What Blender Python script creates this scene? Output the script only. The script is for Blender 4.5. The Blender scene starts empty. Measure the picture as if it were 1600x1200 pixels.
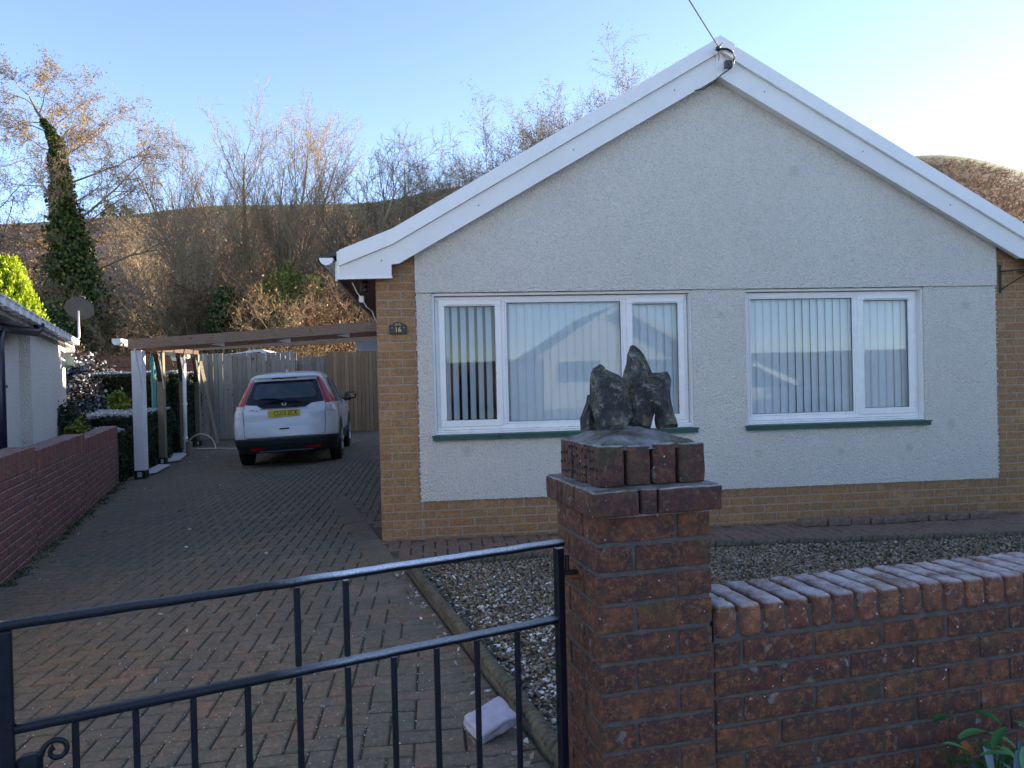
import bpy, math, random
import numpy as np
from mathutils import Vector, Matrix, noise as mnoise
R = math.radians
random.seed(7)
RNG = np.random.default_rng(11)
sc = bpy.context.scene
COL = sc.collection

# ------------------------------------------------------------------ helpers
class MB:
    """collects faces; every face may carry a random value"""
    def __init__(s): s.v = []; s.f = []; s.r = []; s.M = None
    def add(s, vs, fs, r=0.5):
        o = len(s.v)
        if s.M is not None: vs = [tuple(s.M @ Vector(p)) for p in vs]
        s.v.extend(vs); s.f.extend([tuple(i + o for i in f) for f in fs]); s.r.extend([r] * len(fs))
    def box(s, x0, y0, z0, x1, y1, z1, r=0.5):
        s.add([(x0,y0,z0),(x1,y0,z0),(x1,y1,z0),(x0,y1,z0),(x0,y0,z1),(x1,y0,z1),(x1,y1,z1),(x0,y1,z1)],
              [(0,3,2,1),(4,5,6,7),(0,1,5,4),(1,2,6,5),(2,3,7,6),(3,0,4,7)], r)
    def cbox(s, x0, y0, z0, x1, y1, z1, c=.003, r=0.5):
        """box with all twelve edges chamfered"""
        vs = []; 
        X = (x0, x1); Y = (y0, y1); Z = (z0, z1)
        def sg(i): return 1 if i == 0 else -1
        idx = {}
        for i in (0,1):
            for j in (0,1):
                for k in (0,1):
                    for a in range(3):
                        p = [X[i], Y[j], Z[k]]
                        for b in range(3):
                            if b != a: p[b] += sg((i,j,k)[b]) * c
                        idx[(i,j,k,a)] = len(vs); vs.append(tuple(p))
        fs = []
        for a in range(3):
            b, d = (a+1)%3, (a+2)%3
            for e in (0,1):
                q = []
                for (u, w) in ((0,0),(1,0),(1,1),(0,1)):
                    t = [0,0,0]; t[a] = e; t[b] = u; t[d] = w
                    q.append(idx[(*t, a)])
                fs.append(tuple(q if e else q[::-1]))
            # edges parallel to axis a
            for u in (0,1):
                for w in (0,1):
                    t0 = [0,0,0]; t0[a]=0; t0[b]=u; t0[d]=w; t1 = list(t0); t1[a]=1
                    q = [idx[(*t0,b)], idx[(*t1,b)], idx[(*t1,d)], idx[(*t0,d)]]
                    fs.append(tuple(q))
        for i in (0,1):
            for j in (0,1):
                for k in (0,1): fs.append((idx[(i,j,k,0)], idx[(i,j,k,1)], idx[(i,j,k,2)]))
        s.add(vs, fs, r)
    def tube(s, pts, rad, n=8, r=0.5, cap=True):
        if not isinstance(rad, (list, tuple)): rad = [rad] * len(pts)
        pts = [Vector(p) for p in pts]; vs = []; fs = []
        up = Vector((0,0,1))
        t0 = (pts[1]-pts[0]).normalized()
        a = t0.cross(up) if abs(t0.z) < .95 else t0.cross(Vector((1,0,0)))
        a.normalize()
        for i, p in enumerate(pts):
            if i == 0: t = pts[1]-p
            elif i == len(pts)-1: t = p-pts[i-1]
            else: t = pts[i+1]-pts[i-1]
            t.normalize(); a = (a - t*a.dot(t)).normalized(); b = t.cross(a)
            for k in range(n):
                g = 2*math.pi*k/n
                q = p + (a*math.cos(g) + b*math.sin(g))*rad[i]; vs.append(tuple(q))
        for i in range(len(pts)-1):
            for k in range(n):
                fs.append((i*n+k, i*n+(k+1)%n, (i+1)*n+(k+1)%n, (i+1)*n+k))
        if cap: fs.append(tuple(range(n))[::-1]); fs.append(tuple(range((len(pts)-1)*n, len(pts)*n)))
        s.add(vs, fs, r)
    def lathe(s, prof, n=24, r=.5, axis='z', c=(0,0,0)):
        vs = []; fs = []
        for (rad, h) in prof:
            for k in range(n):
                g = 2*math.pi*k/n; x, y = rad*math.cos(g), rad*math.sin(g)
                p = (x,y,h) if axis == 'z' else ((h,x,y) if axis == 'x' else (x,h,y))
                vs.append((p[0]+c[0], p[1]+c[1], p[2]+c[2]))
        m = len(prof)
        for i in range(m-1):
            for k in range(n): fs.append((i*n+k, i*n+(k+1)%n, (i+1)*n+(k+1)%n, (i+1)*n+k))
        fs.append(tuple(range(n))); fs.append(tuple(range((m-1)*n, m*n)))
        s.add(vs, fs, r)
    def prism(s, poly, y0, y1, r=.5):
        """poly of (x,z) extruded along y"""
        n = len(poly)
        vs = [(x,y0,z) for x,z in poly] + [(x,y1,z) for x,z in poly]
        fs = [tuple(range(n)), tuple(range(2*n-1, n-1, -1))] + [(i,(i+1)%n+0,(i+1)%n+n,i+n) for i in range(n)]
        s.add(vs, fs, r)
    def build(s, name, mat, parent=None, smooth=False, fix=True, attr=True):
        me = bpy.data.meshes.new(name); me.from_pydata(s.v, [], s.f)
        if fix:
            import bmesh
            bm = bmesh.new(); bm.from_mesh(me); bmesh.ops.recalc_face_normals(bm, faces=bm.faces); bm.to_mesh(me); bm.free()
        if attr and len(s.r) == len(me.polygons):
            a = me.attributes.new('rnd', 'FLOAT', 'FACE'); a.data.foreach_set('value', s.r)
        if smooth: me.polygons.foreach_set('use_smooth', [True]*len(me.polygons))
        return link(name, me, mat, parent)

def link(name, me, mat, parent=None):
    o = bpy.data.objects.new(name, me)
    if mat is not None: me.materials.append(mat)
    COL.objects.link(o)
    if parent is not None: o.parent = parent
    return o

def npmesh(name, verts, faces, mat, parent=None, rnd=None, smooth=False):
    """verts (N,3), faces (M,k) numpy"""
    me = bpy.data.meshes.new(name); k = faces.shape[1]; M_ = len(faces)
    me.vertices.add(len(verts)); me.vertices.foreach_set('co', verts.astype(np.float32).ravel())
    me.loops.add(M_*k); me.loops.foreach_set('vertex_index', faces.astype(np.int32).ravel())
    me.polygons.add(M_); me.polygons.foreach_set('loop_start', np.arange(0, M_*k, k, dtype=np.int32))
    if rnd is not None:
        a = me.attributes.new('rnd', 'FLOAT', 'FACE'); a.data.foreach_set('value', np.asarray(rnd, dtype=np.float32))
    if smooth: me.polygons.foreach_set('use_smooth', np.ones(M_, dtype=bool))
    me.update(calc_edges=True); me.validate()
    return link(name, me, mat, parent)

def empty(name, loc=(0,0,0), rz=0.0):
    o = bpy.data.objects.new(name, None); o.location = loc; o.rotation_euler = (0,0,rz); o.empty_display_size = .2
    COL.objects.link(o); return o
def tag(o, label=None, cat=None, group=None, kind=None):
    if label: o['label'] = label
    if cat: o['category'] = cat
    if group: o['group'] = group
    if kind: o['kind'] = kind
    return o
def thing(name, label, cat, loc=(0,0,0), rz=0.0, group=None): return tag(empty(name, loc, rz), label, cat, group)
def frameM(o, ang): return Matrix.Translation(Vector(o)) @ Matrix.Rotation(ang, 4, 'Z')

# vectorised sticks (tapered prisms) and leaf cards
def sticks_arr(S, n=3):
    S = np.asarray(S, dtype=np.float64)  # x0 y0 z0 x1 y1 z1 r0 r1
    P0, P1, r0, r1 = S[:,0:3], S[:,3:6], S[:,6], S[:,7]
    t = P1-P0; t /= np.maximum(np.linalg.norm(t, axis=1, keepdims=True), 1e-9)
    ref = np.where(np.abs(t[:,2:3]) < .9, np.array([[0,0,1.]]), np.array([[1.,0,0]]))
    a = np.cross(t, ref); a /= np.linalg.norm(a, axis=1, keepdims=True); b = np.cross(t, a)
    V = np.zeros((len(S), 2*n, 3))
    for k in range(n):
        g = 2*math.pi*k/n; d = a*math.cos(g)+b*math.sin(g)
        V[:,k] = P0+d*r0[:,None]; V[:,n+k] = P1+d*r1[:,None]
    base = (np.arange(len(S))*2*n)[:,None]
    F = np.concatenate([base+np.array([[k,(k+1)%n,n+(k+1)%n,n+k]]) for k in range(n)], axis=0)
    rn = np.tile(RNG.random(len(S)), n)
    return V.reshape(-1,3), F, rn
def leaves_arr(C, size, rng, updir=None, asp=.6, val=None):
    """leaf cards: kinked pointed quads, random orientation"""
    n = len(C); d = rng.normal(size=(n,3))
    if updir is not None: d = d*.55 + updir
    d /= np.linalg.norm(d, axis=1, keepdims=True)
    e = rng.normal(size=(n,3)); e -= d*np.sum(e*d, axis=1, keepdims=True); e /= np.linalg.norm(e, axis=1, keepdims=True)
    s = size*(.6+.8*rng.random(n))[:,None]
    V = np.zeros((n,4,3)); V[:,0] = C-d*s*.5; V[:,1] = C+e*s*.5*asp; V[:,2] = C+d*s*.5; V[:,3] = C-e*s*.5*asp
    F = (np.arange(n)*4)[:,None]+np.array([[0,1,2,3]])
    return V.reshape(-1,3), F, (rng.random(n) if val is None else val)

# ------------------------------------------------------------------ materials
def mat_new(name):
    m = bpy.data.materials.new(name); m.use_nodes = True
    nt = m.node_tree; nt.nodes.clear()
    out = nt.nodes.new('ShaderNodeOutputMaterial'); b = nt.nodes.new('ShaderNodeBsdfPrincipled')
    nt.links.new(b.outputs[0], out.inputs[0]); return m, nt, b, out
def N(nt, t, **k):
    n = nt.nodes.new(t)
    for a, v in k.items():
        if a.startswith('i_'): n.inputs[a[2:].replace('_', ' ')].default_value = v
        else: setattr(n, a, v)
    return n
def ramp(nt, fac, stops):
    r = nt.nodes.new('ShaderNodeValToRGB'); e = r.color_ramp.elements
    while len(e) < len(stops): e.new(.5)
    for i, (p, c) in enumerate(stops): e[i].position = p; e[i].color = (*c, 1) if len(c) == 3 else c
    nt.links.new(fac, r.inputs[0]); return r.outputs[0]
def gray(a): return (a, a, a)
def noise(nt, scale, detail=6, rough=.6, coord='Object', vec=None, dist=0):
    n = N(nt, 'ShaderNodeTexNoise'); n.inputs['Scale'].default_value = scale; n.inputs['Detail'].default_value = detail
    n.inputs['Roughness'].default_value = rough; n.inputs['Distortion'].default_value = dist
    if vec is None:
        tc = N(nt, 'ShaderNodeTexCoord'); vec = tc.outputs[coord]
    nt.links.new(vec, n.inputs['Vector']); return n.outputs['Fac']
def mix(nt, fac, a, b, mode='MIX'):
    m = N(nt, 'ShaderNodeMix', data_type='RGBA', blend_type=mode)
    for s, v in ((m.inputs[0], fac), (m.inputs[6], a), (m.inputs[7], b)):
        if isinstance(v, (int, float)): s.default_value = v
        elif isinstance(v, tuple): s.default_value = (*v, 1)
        else: nt.links.new(v, s)
    return m.outputs[2]
def math_(nt, op, a, b=0.0, c=None, clamp=False):
    m = N(nt, 'ShaderNodeMath', operation=op, use_clamp=clamp)
    for s, v in zip(m.inputs, (a, b, c)):
        if v is None: continue
        if isinstance(v, (int, float)): s.default_value = v
        else: nt.links.new(v, s)
    return m.outputs[0]
def bump(nt, b, h, strength=.3, dist=.01):
    n = N(nt, 'ShaderNodeBump'); n.inputs['Strength'].default_value = strength; n.inputs['Distance'].default_value = dist
    nt.links.new(h, n.inputs['Height']); nt.links.new(n.outputs[0], b.inputs['Normal'])
def attr(nt, name='rnd'):
    a = N(nt, 'ShaderNodeAttribute'); a.attribute_name = name; return a.outputs['Fac']
def upness(nt):
    g = N(nt, 'ShaderNodeNewGeometry'); s = N(nt, 'ShaderNodeSeparateXYZ'); nt.links.new(g.outputs['Normal'], s.inputs[0]); return s.outputs[2]

def plain(name, col, rough=.6, metal=0, var=.12, scale=8, bmp=0, bs=60, bd=.003, spec=.5, coat=0):
    """a paint or plastic with a little wear in colour and gloss"""
    m, nt, b, o = mat_new(name)
    f = noise(nt, scale, 5, .65)
    c0 = tuple(max(0, c*(1-var)) for c in col); c1 = tuple(min(1, c*(1+var)) for c in col)
    nt.links.new(ramp(nt, f, [(.3, c0), (.7, c1)]), b.inputs['Base Color'])
    b.inputs['Metallic'].default_value = metal
    nt.links.new(ramp(nt, f, [(.3, gray(max(0,rough-.08))), (.7, gray(min(1,rough+.08)))]), b.inputs['Roughness'])
    b.inputs['Specular IOR Level'].default_value = spec; b.inputs['Coat Weight'].default_value = coat
    if bmp: bump(nt, b, noise(nt, bs, 3, .6), bmp, bd)
    return m

def brick_mat(name, stops, blot, rough=.85, frost=0.0, lichen=.0, bumps=.6, moss=0.0, bscale=90, patch=0.0):
    m, nt, b, o = mat_new(name)
    base = ramp(nt, attr(nt), stops)
    n1 = noise(nt, 17, 8, .75); n2 = noise(nt, 48, 8, .8)
    c = mix(nt, ramp(nt, n1, [(.40, gray(0)), (.56, gray(.9))]), base, blot[0])
    c = mix(nt, ramp(nt, n2, [(.50, gray(0)), (.62, gray(.75))]), c, blot[1])
    if lichen:
        v = noise(nt, 26, 4, .5); w = noise(nt, 5, 2, .5)
        k = math_(nt, 'MULTIPLY', ramp(nt, v, [(.63, gray(0)), (.69, gray(1))]), ramp(nt, w, [(.4, gray(.2)), (.6, gray(1))]))
        c = mix(nt, math_(nt, 'MULTIPLY', k, lichen), c, (.30, .28, .25))
        t = noise(nt, 75, 2, .4)
        c = mix(nt, ramp(nt, t, [(.735, gray(0)), (.76, gray(.8))]), c, (.6, .6, .6))
    if moss:
        g = noise(nt, 7, 5, .7)
        c = mix(nt, math_(nt, 'MULTIPLY', ramp(nt, g, [(.5, gray(0)), (.7, gray(1))]), moss), c, (.06, .075, .025))
    if patch:
        pn = noise(nt, .55, 6, .7, dist=.8)
        c = mix(nt, math_(nt, 'MULTIPLY', ramp(nt, pn, [(.38, gray(1)), (.56, gray(0))]), patch), c, (.10,.098,.088))
        pn2 = noise(nt, 1.3, 5, .7)
        c = mix(nt, math_(nt, 'MULTIPLY', ramp(nt, pn2, [(.56, gray(0)), (.72, gray(1))]), patch*.7), c, (.30,.25,.21))
    if frost:
        u = ramp(nt, upness(nt), [(.45, gray(0)), (.85, gray(1))])
        fn = ramp(nt, noise(nt, 9, 6, .75), [(.36, gray(.12)), (.60, gray(1))])
        fk = math_(nt, 'MULTIPLY', math_(nt, 'MULTIPLY', u, fn), frost)
        c = mix(nt, fk, c, (.56, .53, .53))
    nt.links.new(c, b.inputs['Base Color']); b.inputs['Roughness'].default_value = rough
    h = math_(nt, 'ADD', noise(nt, bscale, 8, .7), math_(nt, 'MULTIPLY', noise(nt, bscale*.22, 4, .6), 1.4))
    bump(nt, b, h, bumps, .006); return m

M_buff = brick_mat('buff_brick', [(0,(0.301,0.151,0.056)),(.3,(0.389,0.202,0.074)),(.6,(0.331,0.166,0.074)),(.9,(0.445,0.245,0.100)),(1,(0.287,0.108,0.044))], ((0.230,0.130,0.063),(0.473,0.288,0.137)), bumps=.35)
M_red = brick_mat('weathered_red_brick', [(0,(0.082,0.028,0.017)),(.3,(0.132,0.042,0.021)),(.55,(0.098,0.033,0.020)),(.8,(0.179,0.060,0.025)),(1,(0.122,0.042,0.024))], ((0.041,0.021,0.019),(0.306,0.117,0.044)), frost=0.0, lichen=.55, bumps=1.0, moss=.45)
M_redcap = brick_mat('weathered_cap_brick', [(0,(0.063,0.024,0.016)),(.3,(0.105,0.036,0.021)),(.55,(0.077,0.027,0.020)),(.8,(0.141,0.051,0.025)),(1,(0.097,0.036,0.024))], ((0.039,0.022,0.021),(0.185,0.078,0.038)), frost=.75, lichen=.55, bumps=1.0, moss=.45)
M_redcop = brick_mat('coping_brick', [(0,(0.145,0.049,0.027)),(.4,(0.248,0.084,0.038)),(.7,(0.176,0.063,0.035)),(1,(0.331,0.123,0.051))], ((0.093,0.042,0.032),(0.352,0.158,0.081)), frost=.8, lichen=.6, bumps=1.0)
M_lred = brick_mat('boundary_brick', [(0,(0.161,0.059,0.042)),(.4,(0.241,0.084,0.054)),(.8,(0.322,0.106,0.061)),(1,(0.187,0.070,0.050))], ((0.107,0.049,0.042),(0.402,0.174,0.106)), frost=.45, lichen=.6, bumps=.6)
M_paver = brick_mat('block_paving', [(0,(0.135,0.090,0.059)),(.25,(0.192,0.122,0.072)),(.5,(0.164,0.122,0.076)),(.75,(0.225,0.136,0.080)),(.93,(0.268,0.127,0.076)),(1,(0.179,0.146,0.100))], ((0.113,0.097,0.068),(0.297,0.231,0.150)), bumps=.7, moss=.35, lichen=.22, bscale=110, rough=.82, patch=.55)
M_pathpaver = brick_mat('path_paving', [(0,(0.162,0.094,0.064)),(.4,(0.228,0.126,0.083)),(.7,(0.190,0.117,0.080)),(1,(0.266,0.139,0.085))], ((0.133,0.094,0.072),(0.304,0.207,0.144)), bumps=.5, lichen=.2, bscale=120)
M_mortar = plain('old_mortar', (0.080,0.069,0.061), .95, var=.35, scale=30, bmp=.8, bs=120)
M_lmortar = plain('pale_mortar', (0.328,0.261,0.203), .95, var=.2, scale=30, bmp=.5, bs=120)
M_sand = plain('joint_sand', (0.090,0.076,0.051), .95, var=.5, scale=20, bmp=.5, bs=150)
M_white = plain('white_upvc', (.80,.785,.77), .28, var=.02, scale=3)
M_whiteb = plain('white_board', (.76,.745,.73), .42, var=.05, scale=2.5)
M_frame_dark = plain('dark_gap', (.02,.02,.022), .8)
M_sill = plain('dark_green_tile', (.018,.075,.062), .35, var=.25, scale=12)
M_black = plain('black_plastic', (.012,.012,.014), .4)
M_iron = None
M_slate = plain('concrete_tile', (.06,.06,.065), .85, var=.3, scale=5, bmp=.4)
M_steel = plain('galvanised_steel', (.45,.46,.48), .45, metal=.8)
M_gold = plain('gold_paint', (.75,.55,.22), .35, metal=.3)
M_rubber = plain('tyre_rubber', (.014,.014,.015), .8, bmp=.3)

def render_mat(name, base, dark, stains=()):
    m, nt, b, o = mat_new(name)
    tc = N(nt, 'ShaderNodeTexCoord')
    big = noise(nt, .9, 6, .65)
    c = ramp(nt, big, [(.3, dark), (.7, base)])
    fine = noise(nt, 85, 4, .7)
    c = mix(nt, ramp(nt, fine, [(.34, gray(.8)), (.5, gray(0))]), c, tuple(x*.66 for x in base))
    if stains:
        wob = noise(nt, 35, 4, .8)
        for (x, z, s) in stains:
            d = N(nt, 'ShaderNodeVectorMath', operation='DISTANCE'); nt.links.new(tc.outputs['Object'], d.inputs[0]); d.inputs[1].default_value = (x, 6.835, z)
            k = math_(nt, 'ADD', d.outputs['Value'], math_(nt, 'MULTIPLY', math_(nt, 'SUBTRACT', wob, .5), .09))
            c = mix(nt, ramp(nt, math_(nt, 'DIVIDE', k, s), [(.3, gray(.26)), (1, gray(0))]), c, (.32,.31,.29))
    nt.links.new(c, b.inputs['Base Color']); b.inputs['Roughness'].default_value = .95; b.inputs['Specular IOR Level'].default_value = .2
    v = N(nt, 'ShaderNodeTexVoronoi'); v.inputs['Scale'].default_value = 62; nt.links.new(tc.outputs['Object'], v.inputs['Vector'])
    h = math_(nt, 'ADD', math_(nt, 'MULTIPLY', v.outputs['Distance'], -1.0), math_(nt, 'MULTIPLY', noise(nt, 38, 5, .75), 2.0))
    bump(nt, b, h, 1.0, .016); return m
M_render = render_mat('white_roughcast', (.92,.86,.765), (.85,.79,.70), [(3.39,3.25,.07),(2.66,1.93,.05),(5.08,1.99,.055),(3.0,.654,.05),(3.8,.633,.05),(4.48,.646,.05),(4.92,.86,.06),(.30,.76,.06),(1.73,3.26,.04),(4.9,3.06,.05)])
M_render2 = render_mat('cream_roughcast', (.88,.83,.74), (.80,.75,.66))

def wood_mat(name, c0, c1, knots=True, sc=(6,6,1.0)):
    m, nt, b, o = mat_new(name); tc = N(nt, 'ShaderNodeTexCoord'); mp = N(nt, 'ShaderNodeMapping'); mp.inputs['Scale'].default_value = sc
    nt.links.new(tc.outputs['Object'], mp.inputs[0])
    g = noise(nt, 6, 8, .7, vec=mp.outputs[0], dist=.6); f = math_(nt, 'ADD', math_(nt, 'MULTIPLY', g, .7), math_(nt, 'MULTIPLY', attr(nt), .3))
    c = ramp(nt, f, [(.3, c0), (.7, c1)])
    if knots: c = mix(nt, ramp(nt, noise(nt, 9, 2, .5), [(.69, gray(0)), (.73, gray(.8))]), c, tuple(x*.25 for x in c0))
    nt.links.new(c, b.inputs['Base Color']); b.inputs['Roughness'].default_value = .85; bump(nt, b, g, .5, .004); return m
M_fence = wood_mat('grey_fence_board', (0.167,0.146,0.121), (0.356,0.326,0.282), sc=(9,9,.8))
M_fence2 = wood_mat('brown_fence_board', (0.205,0.128,0.070), (0.410,0.274,0.157), sc=(9,9,.8))
M_fence3 = wood_mat('red_brown_fence', (0.140,0.060,0.035), (0.260,0.120,0.070), sc=(1,9,9))
M_beam = wood_mat('weathered_beam', (.17,.09,.05), (.48,.31,.20), sc=(1.2,9,9))
M_post = wood_mat('treated_post', (.13,.11,.075), (.26,.22,.155), sc=(9,9,.8))
M_dkwood = wood_mat('dark_brace', (.06,.038,.025), (.12,.075,.05))

def leaf_mat(name, stops, transl=.25, rough=.6):
    m, nt, b, o = mat_new(name)
    c = ramp(nt, attr(nt), stops)
    nt.links.new(c, b.inputs['Base Color']); b.inputs['Roughness'].default_value = rough; b.inputs['Specular IOR Level'].default_value = .3
    if transl:
        t = N(nt, 'ShaderNodeBsdfTranslucent'); nt.links.new(c, t.inputs[0]); mx = N(nt, 'ShaderNodeMixShader'); mx.inputs[0].default_value = transl
        nt.links.new(b.outputs[0], mx.inputs[1]); nt.links.new(t.outputs[0], mx.inputs[2]); nt.links.new(mx.outputs[0], o.inputs[0])
    return m
M_ivy = leaf_mat('ivy_leaf', [(0,(.015,.035,.010)),(.6,(.04,.075,.020)),(1,(.11,.15,.045))])
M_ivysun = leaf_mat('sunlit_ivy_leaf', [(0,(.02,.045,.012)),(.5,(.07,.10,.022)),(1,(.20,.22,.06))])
M_brown = leaf_mat('dead_leaf', [(0,(0.069,0.036,0.021)),(.35,(0.150,0.078,0.037)),(.65,(0.115,0.084,0.031)),(.85,(0.242,0.138,0.052)),(1,(0.322,0.240,0.104))])
M_olive = leaf_mat('olive_leaf', [(0,(.05,.05,.015)),(.5,(.12,.11,.025)),(.8,(.20,.16,.035)),(1,(.32,.22,.05))])
M_gold_leaf = leaf_mat('golden_conifer_leaf', [(0,(.12,.20,.012)),(.5,(.30,.40,.02)),(1,(.52,.56,.04))], .3)
M_hedge = leaf_mat('hedge_leaf', [(0,(.012,.025,.01)),(.6,(.03,.055,.022)),(1,(.06,.09,.035))], .1)
M_hedge2 = leaf_mat('yew_leaf', [(0,(.03,.03,.008)),(.6,(.07,.065,.018)),(1,(.11,.11,.03))], .1)
M_frosty = leaf_mat('frosted_leaf', [(0,(.25,.27,.28)),(.5,(.42,.45,.48)),(1,(.62,.66,.72))], .1)
M_frostdark = leaf_mat('frosted_dark_leaf', [(0,(.03,.02,.022)),(.5,(.06,.045,.04)),(.72,(.05,.07,.06)),(.86,(.30,.33,.37)),(1,(.5,.55,.62))], .1)
M_lime = leaf_mat('lime_leaf', [(0,(.08,.11,.015)),(.6,(.20,.22,.03)),(1,(.35,.33,.06))], .2)
def bark_mat(name, a, b_):
    m, nt, b, o = mat_new(name); c = ramp(nt, noise(nt, 5, 5, .7), [(.3, a), (.7, b_)])
    nt.links.new(c, b.inputs['Base Color']); b.inputs['Roughness'].default_value = .9; return m
M_bark = bark_mat('grey_bark', (0.184,0.139,0.086), (0.368,0.286,0.187))
M_barkd = bark_mat('dark_bark', (.07,.055,.042), (.17,.13,.095))
M_barkr = bark_mat('russet_twig', (0.108,0.064,0.041), (0.226,0.139,0.083))
M_barkg = bark_mat('golden_twig', (.17,.12,.06), (.33,.24,.12))
M_barkp = bark_mat('pale_twig', (.25,.18,.10), (.46,.34,.20))

# gate paint: blue-black, frost rimed where it faces up
def iron():
    m, nt, b, o = mat_new('blue_black_gate_paint')
    c = ramp(nt, noise(nt, 25, 6, .7), [(.3,(.004,.005,.009)),(.62,(.008,.010,.018)),(.76,(.03,.018,.014))])
    g = N(nt, 'ShaderNodeTexCoord'); s = N(nt, 'ShaderNodeSeparateXYZ'); nt.links.new(g.outputs['Object'], s.inputs[0])
    along = ramp(nt, math_(nt, 'ADD', math_(nt, 'DIVIDE', s.outputs[0], 1.26), math_(nt, 'MULTIPLY', noise(nt, 8, 4, .7), .12)), [(.0, gray(.02)), (.46, gray(.06)), (.60, gray(1)), (1, gray(.8))])
    high = ramp(nt, s.outputs[2], [(.70, gray(.25)), (.97, gray(1))])
    u = ramp(nt, upness(nt), [(.0, gray(0)), (.45, gray(1))])
    k = math_(nt, 'MULTIPLY', math_(nt, 'MULTIPLY', along, high), math_(nt, 'MULTIPLY', u, ramp(nt, noise(nt, 220, 4, .8), [(.3, gray(.35)), (.6, gray(1))])))
    c = mix(nt, k, c, (.82,.86,.94))
    nt.links.new(c, b.inputs['Base Color']); b.inputs['Roughness'].default_value = .42; b.inputs['Specular IOR Level'].default_value = .22; bump(nt, b, noise(nt, 70, 5, .7), .5, .004); return m
M_iron = iron()

def rock_mat():
    m, nt, b, o = mat_new('lichened_rock')
    c = ramp(nt, noise(nt, 24, 9, .8), [(.3,(.012,.012,.015)),(.5,(.036,.034,.034)),(.64,(.14,.13,.11))])
    c = mix(nt, ramp(nt, noise(nt, 30, 9, .8), [(.54, gray(0)), (.6, gray(.85))]), c, (.26,.25,.22))
    c = mix(nt, ramp(nt, noise(nt, 13, 7, .75), [(.5, gray(0)), (.62, gray(.6))]), c, (.12,.11,.05))
    nt.links.new(c, b.inputs['Base Color']); b.inputs['Roughness'].default_value = .9
    bump(nt, b, math_(nt,'ADD',noise(nt, 40, 8, .75),noise(nt,12,5,.6)), 1.0, .006); return m
M_rock = rock_mat()
def flaunch_mat():
    m, nt, b, o = mat_new('mossy_cement_cap')
    c = ramp(nt, noise(nt, 18, 8, .75), [(.3,(.05,.046,.034)),(.5,(.11,.098,.07)),(.7,(.18,.17,.145))])
    k = ramp(nt, noise(nt, 6, 5, .7), [(.42, gray(0)), (.62, gray(.7))]); c = mix(nt, k, c, (.42,.43,.47))
    nt.links.new(c, b.inputs['Base Color']); b.inputs['Roughness'].default_value = .95
    bump(nt, b, noise(nt, 60, 8, .75), 1.0, .01); return m
M_flaunch = flaunch_mat()
M_pebble = leaf_mat('pebble', [(0,(0.075,0.052,0.031)),(.25,(0.195,0.138,0.077)),(.45,(0.300,0.225,0.140)),(.62,(0.150,0.131,0.112)),(.8,(0.360,0.304,0.238)),(.88,(0.495,0.450,0.406)),(1,(0.900,0.884,0.896))], 0, .8)
M_gravbed = plain('gravel_bed', (.10,.08,.055), .95, var=.5, scale=60, bmp=1, bs=90)
M_concrete = plain('damp_concrete_edging', (0.120,0.098,0.065), .9, var=.45, scale=18, bmp=1.0, bs=60, bd=.006)
M_froststone = plain('frosted_concrete', (0.446,0.405,0.472), .9, var=.15, scale=20, bmp=.6, bs=130)
M_paint = plain('pearl_white_car_paint', (.72,.74,.76), .22, var=.02, scale=2, coat=.6)
M_carglass = plain('dark_car_glass', (.006,.008,.012), .06, var=.1)
M_carglass2 = plain('rear_window_glass', (.05,.065,.08), .08, var=.4, scale=3)
M_redlens = plain('red_lens', (.42,.006,.008), .15, var=.2, scale=14)
M_clearlens = plain('clear_lens', (.62,.55,.52), .15, var=.3, scale=30)
M_chrome = plain('chrome', (.75,.76,.78), .15, metal=1)
M_plate = plain('yellow_plate', (.70,.52,.02), .4, var=.04)
M_text = plain('plate_black', (.01,.01,.01), .5)
M_trim = plain('dark_bumper_plastic', (.018,.020,.027), .55)
M_hose = plain('cream_hose', (.55,.50,.38), .5)
M_teal = plain('teal_metal', (.04,.22,.19), .5)
M_greenwhite = plain('pale_green_paint', (.52,.60,.55), .6)
M_blackblue = plain('blue_black_pipe', (.012,.016,.028), .35)
M_terrain = None

def glass_mat():
    m = bpy.data.materials.new('window_glass'); m.use_nodes = True; nt = m.node_tree; nt.nodes.clear()
    o = N(nt, 'ShaderNodeOutputMaterial'); t = N(nt, 'ShaderNodeBsdfTransparent'); t.inputs[0].default_value = (.93,.96,.97,1)
    g = N(nt, 'ShaderNodeBsdfGlossy'); g.inputs['Roughness'].default_value = .015
    f = N(nt, 'ShaderNodeFresnel'); f.inputs['IOR'].default_value = 1.5; mx = N(nt, 'ShaderNodeMixShader')
    bp = N(nt, 'ShaderNodeBump'); bp.inputs['Strength'].default_value = .04; bp.inputs['Distance'].default_value = .01
    nt.links.new(noise(nt, 1.6, 1, .4), bp.inputs['Height']); nt.links.new(bp.outputs[0], g.inputs['Normal'])
    nt.links.new(math_(nt, 'MULTIPLY', f.outputs[0], .85, clamp=True), mx.inputs[0]); nt.links.new(t.outputs[0], mx.inputs[1]); nt.links.new(g.outputs[0], mx.inputs[2]); nt.links.new(mx.outputs[0], o.inputs[0]); return m
M_glass = glass_mat()
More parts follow.
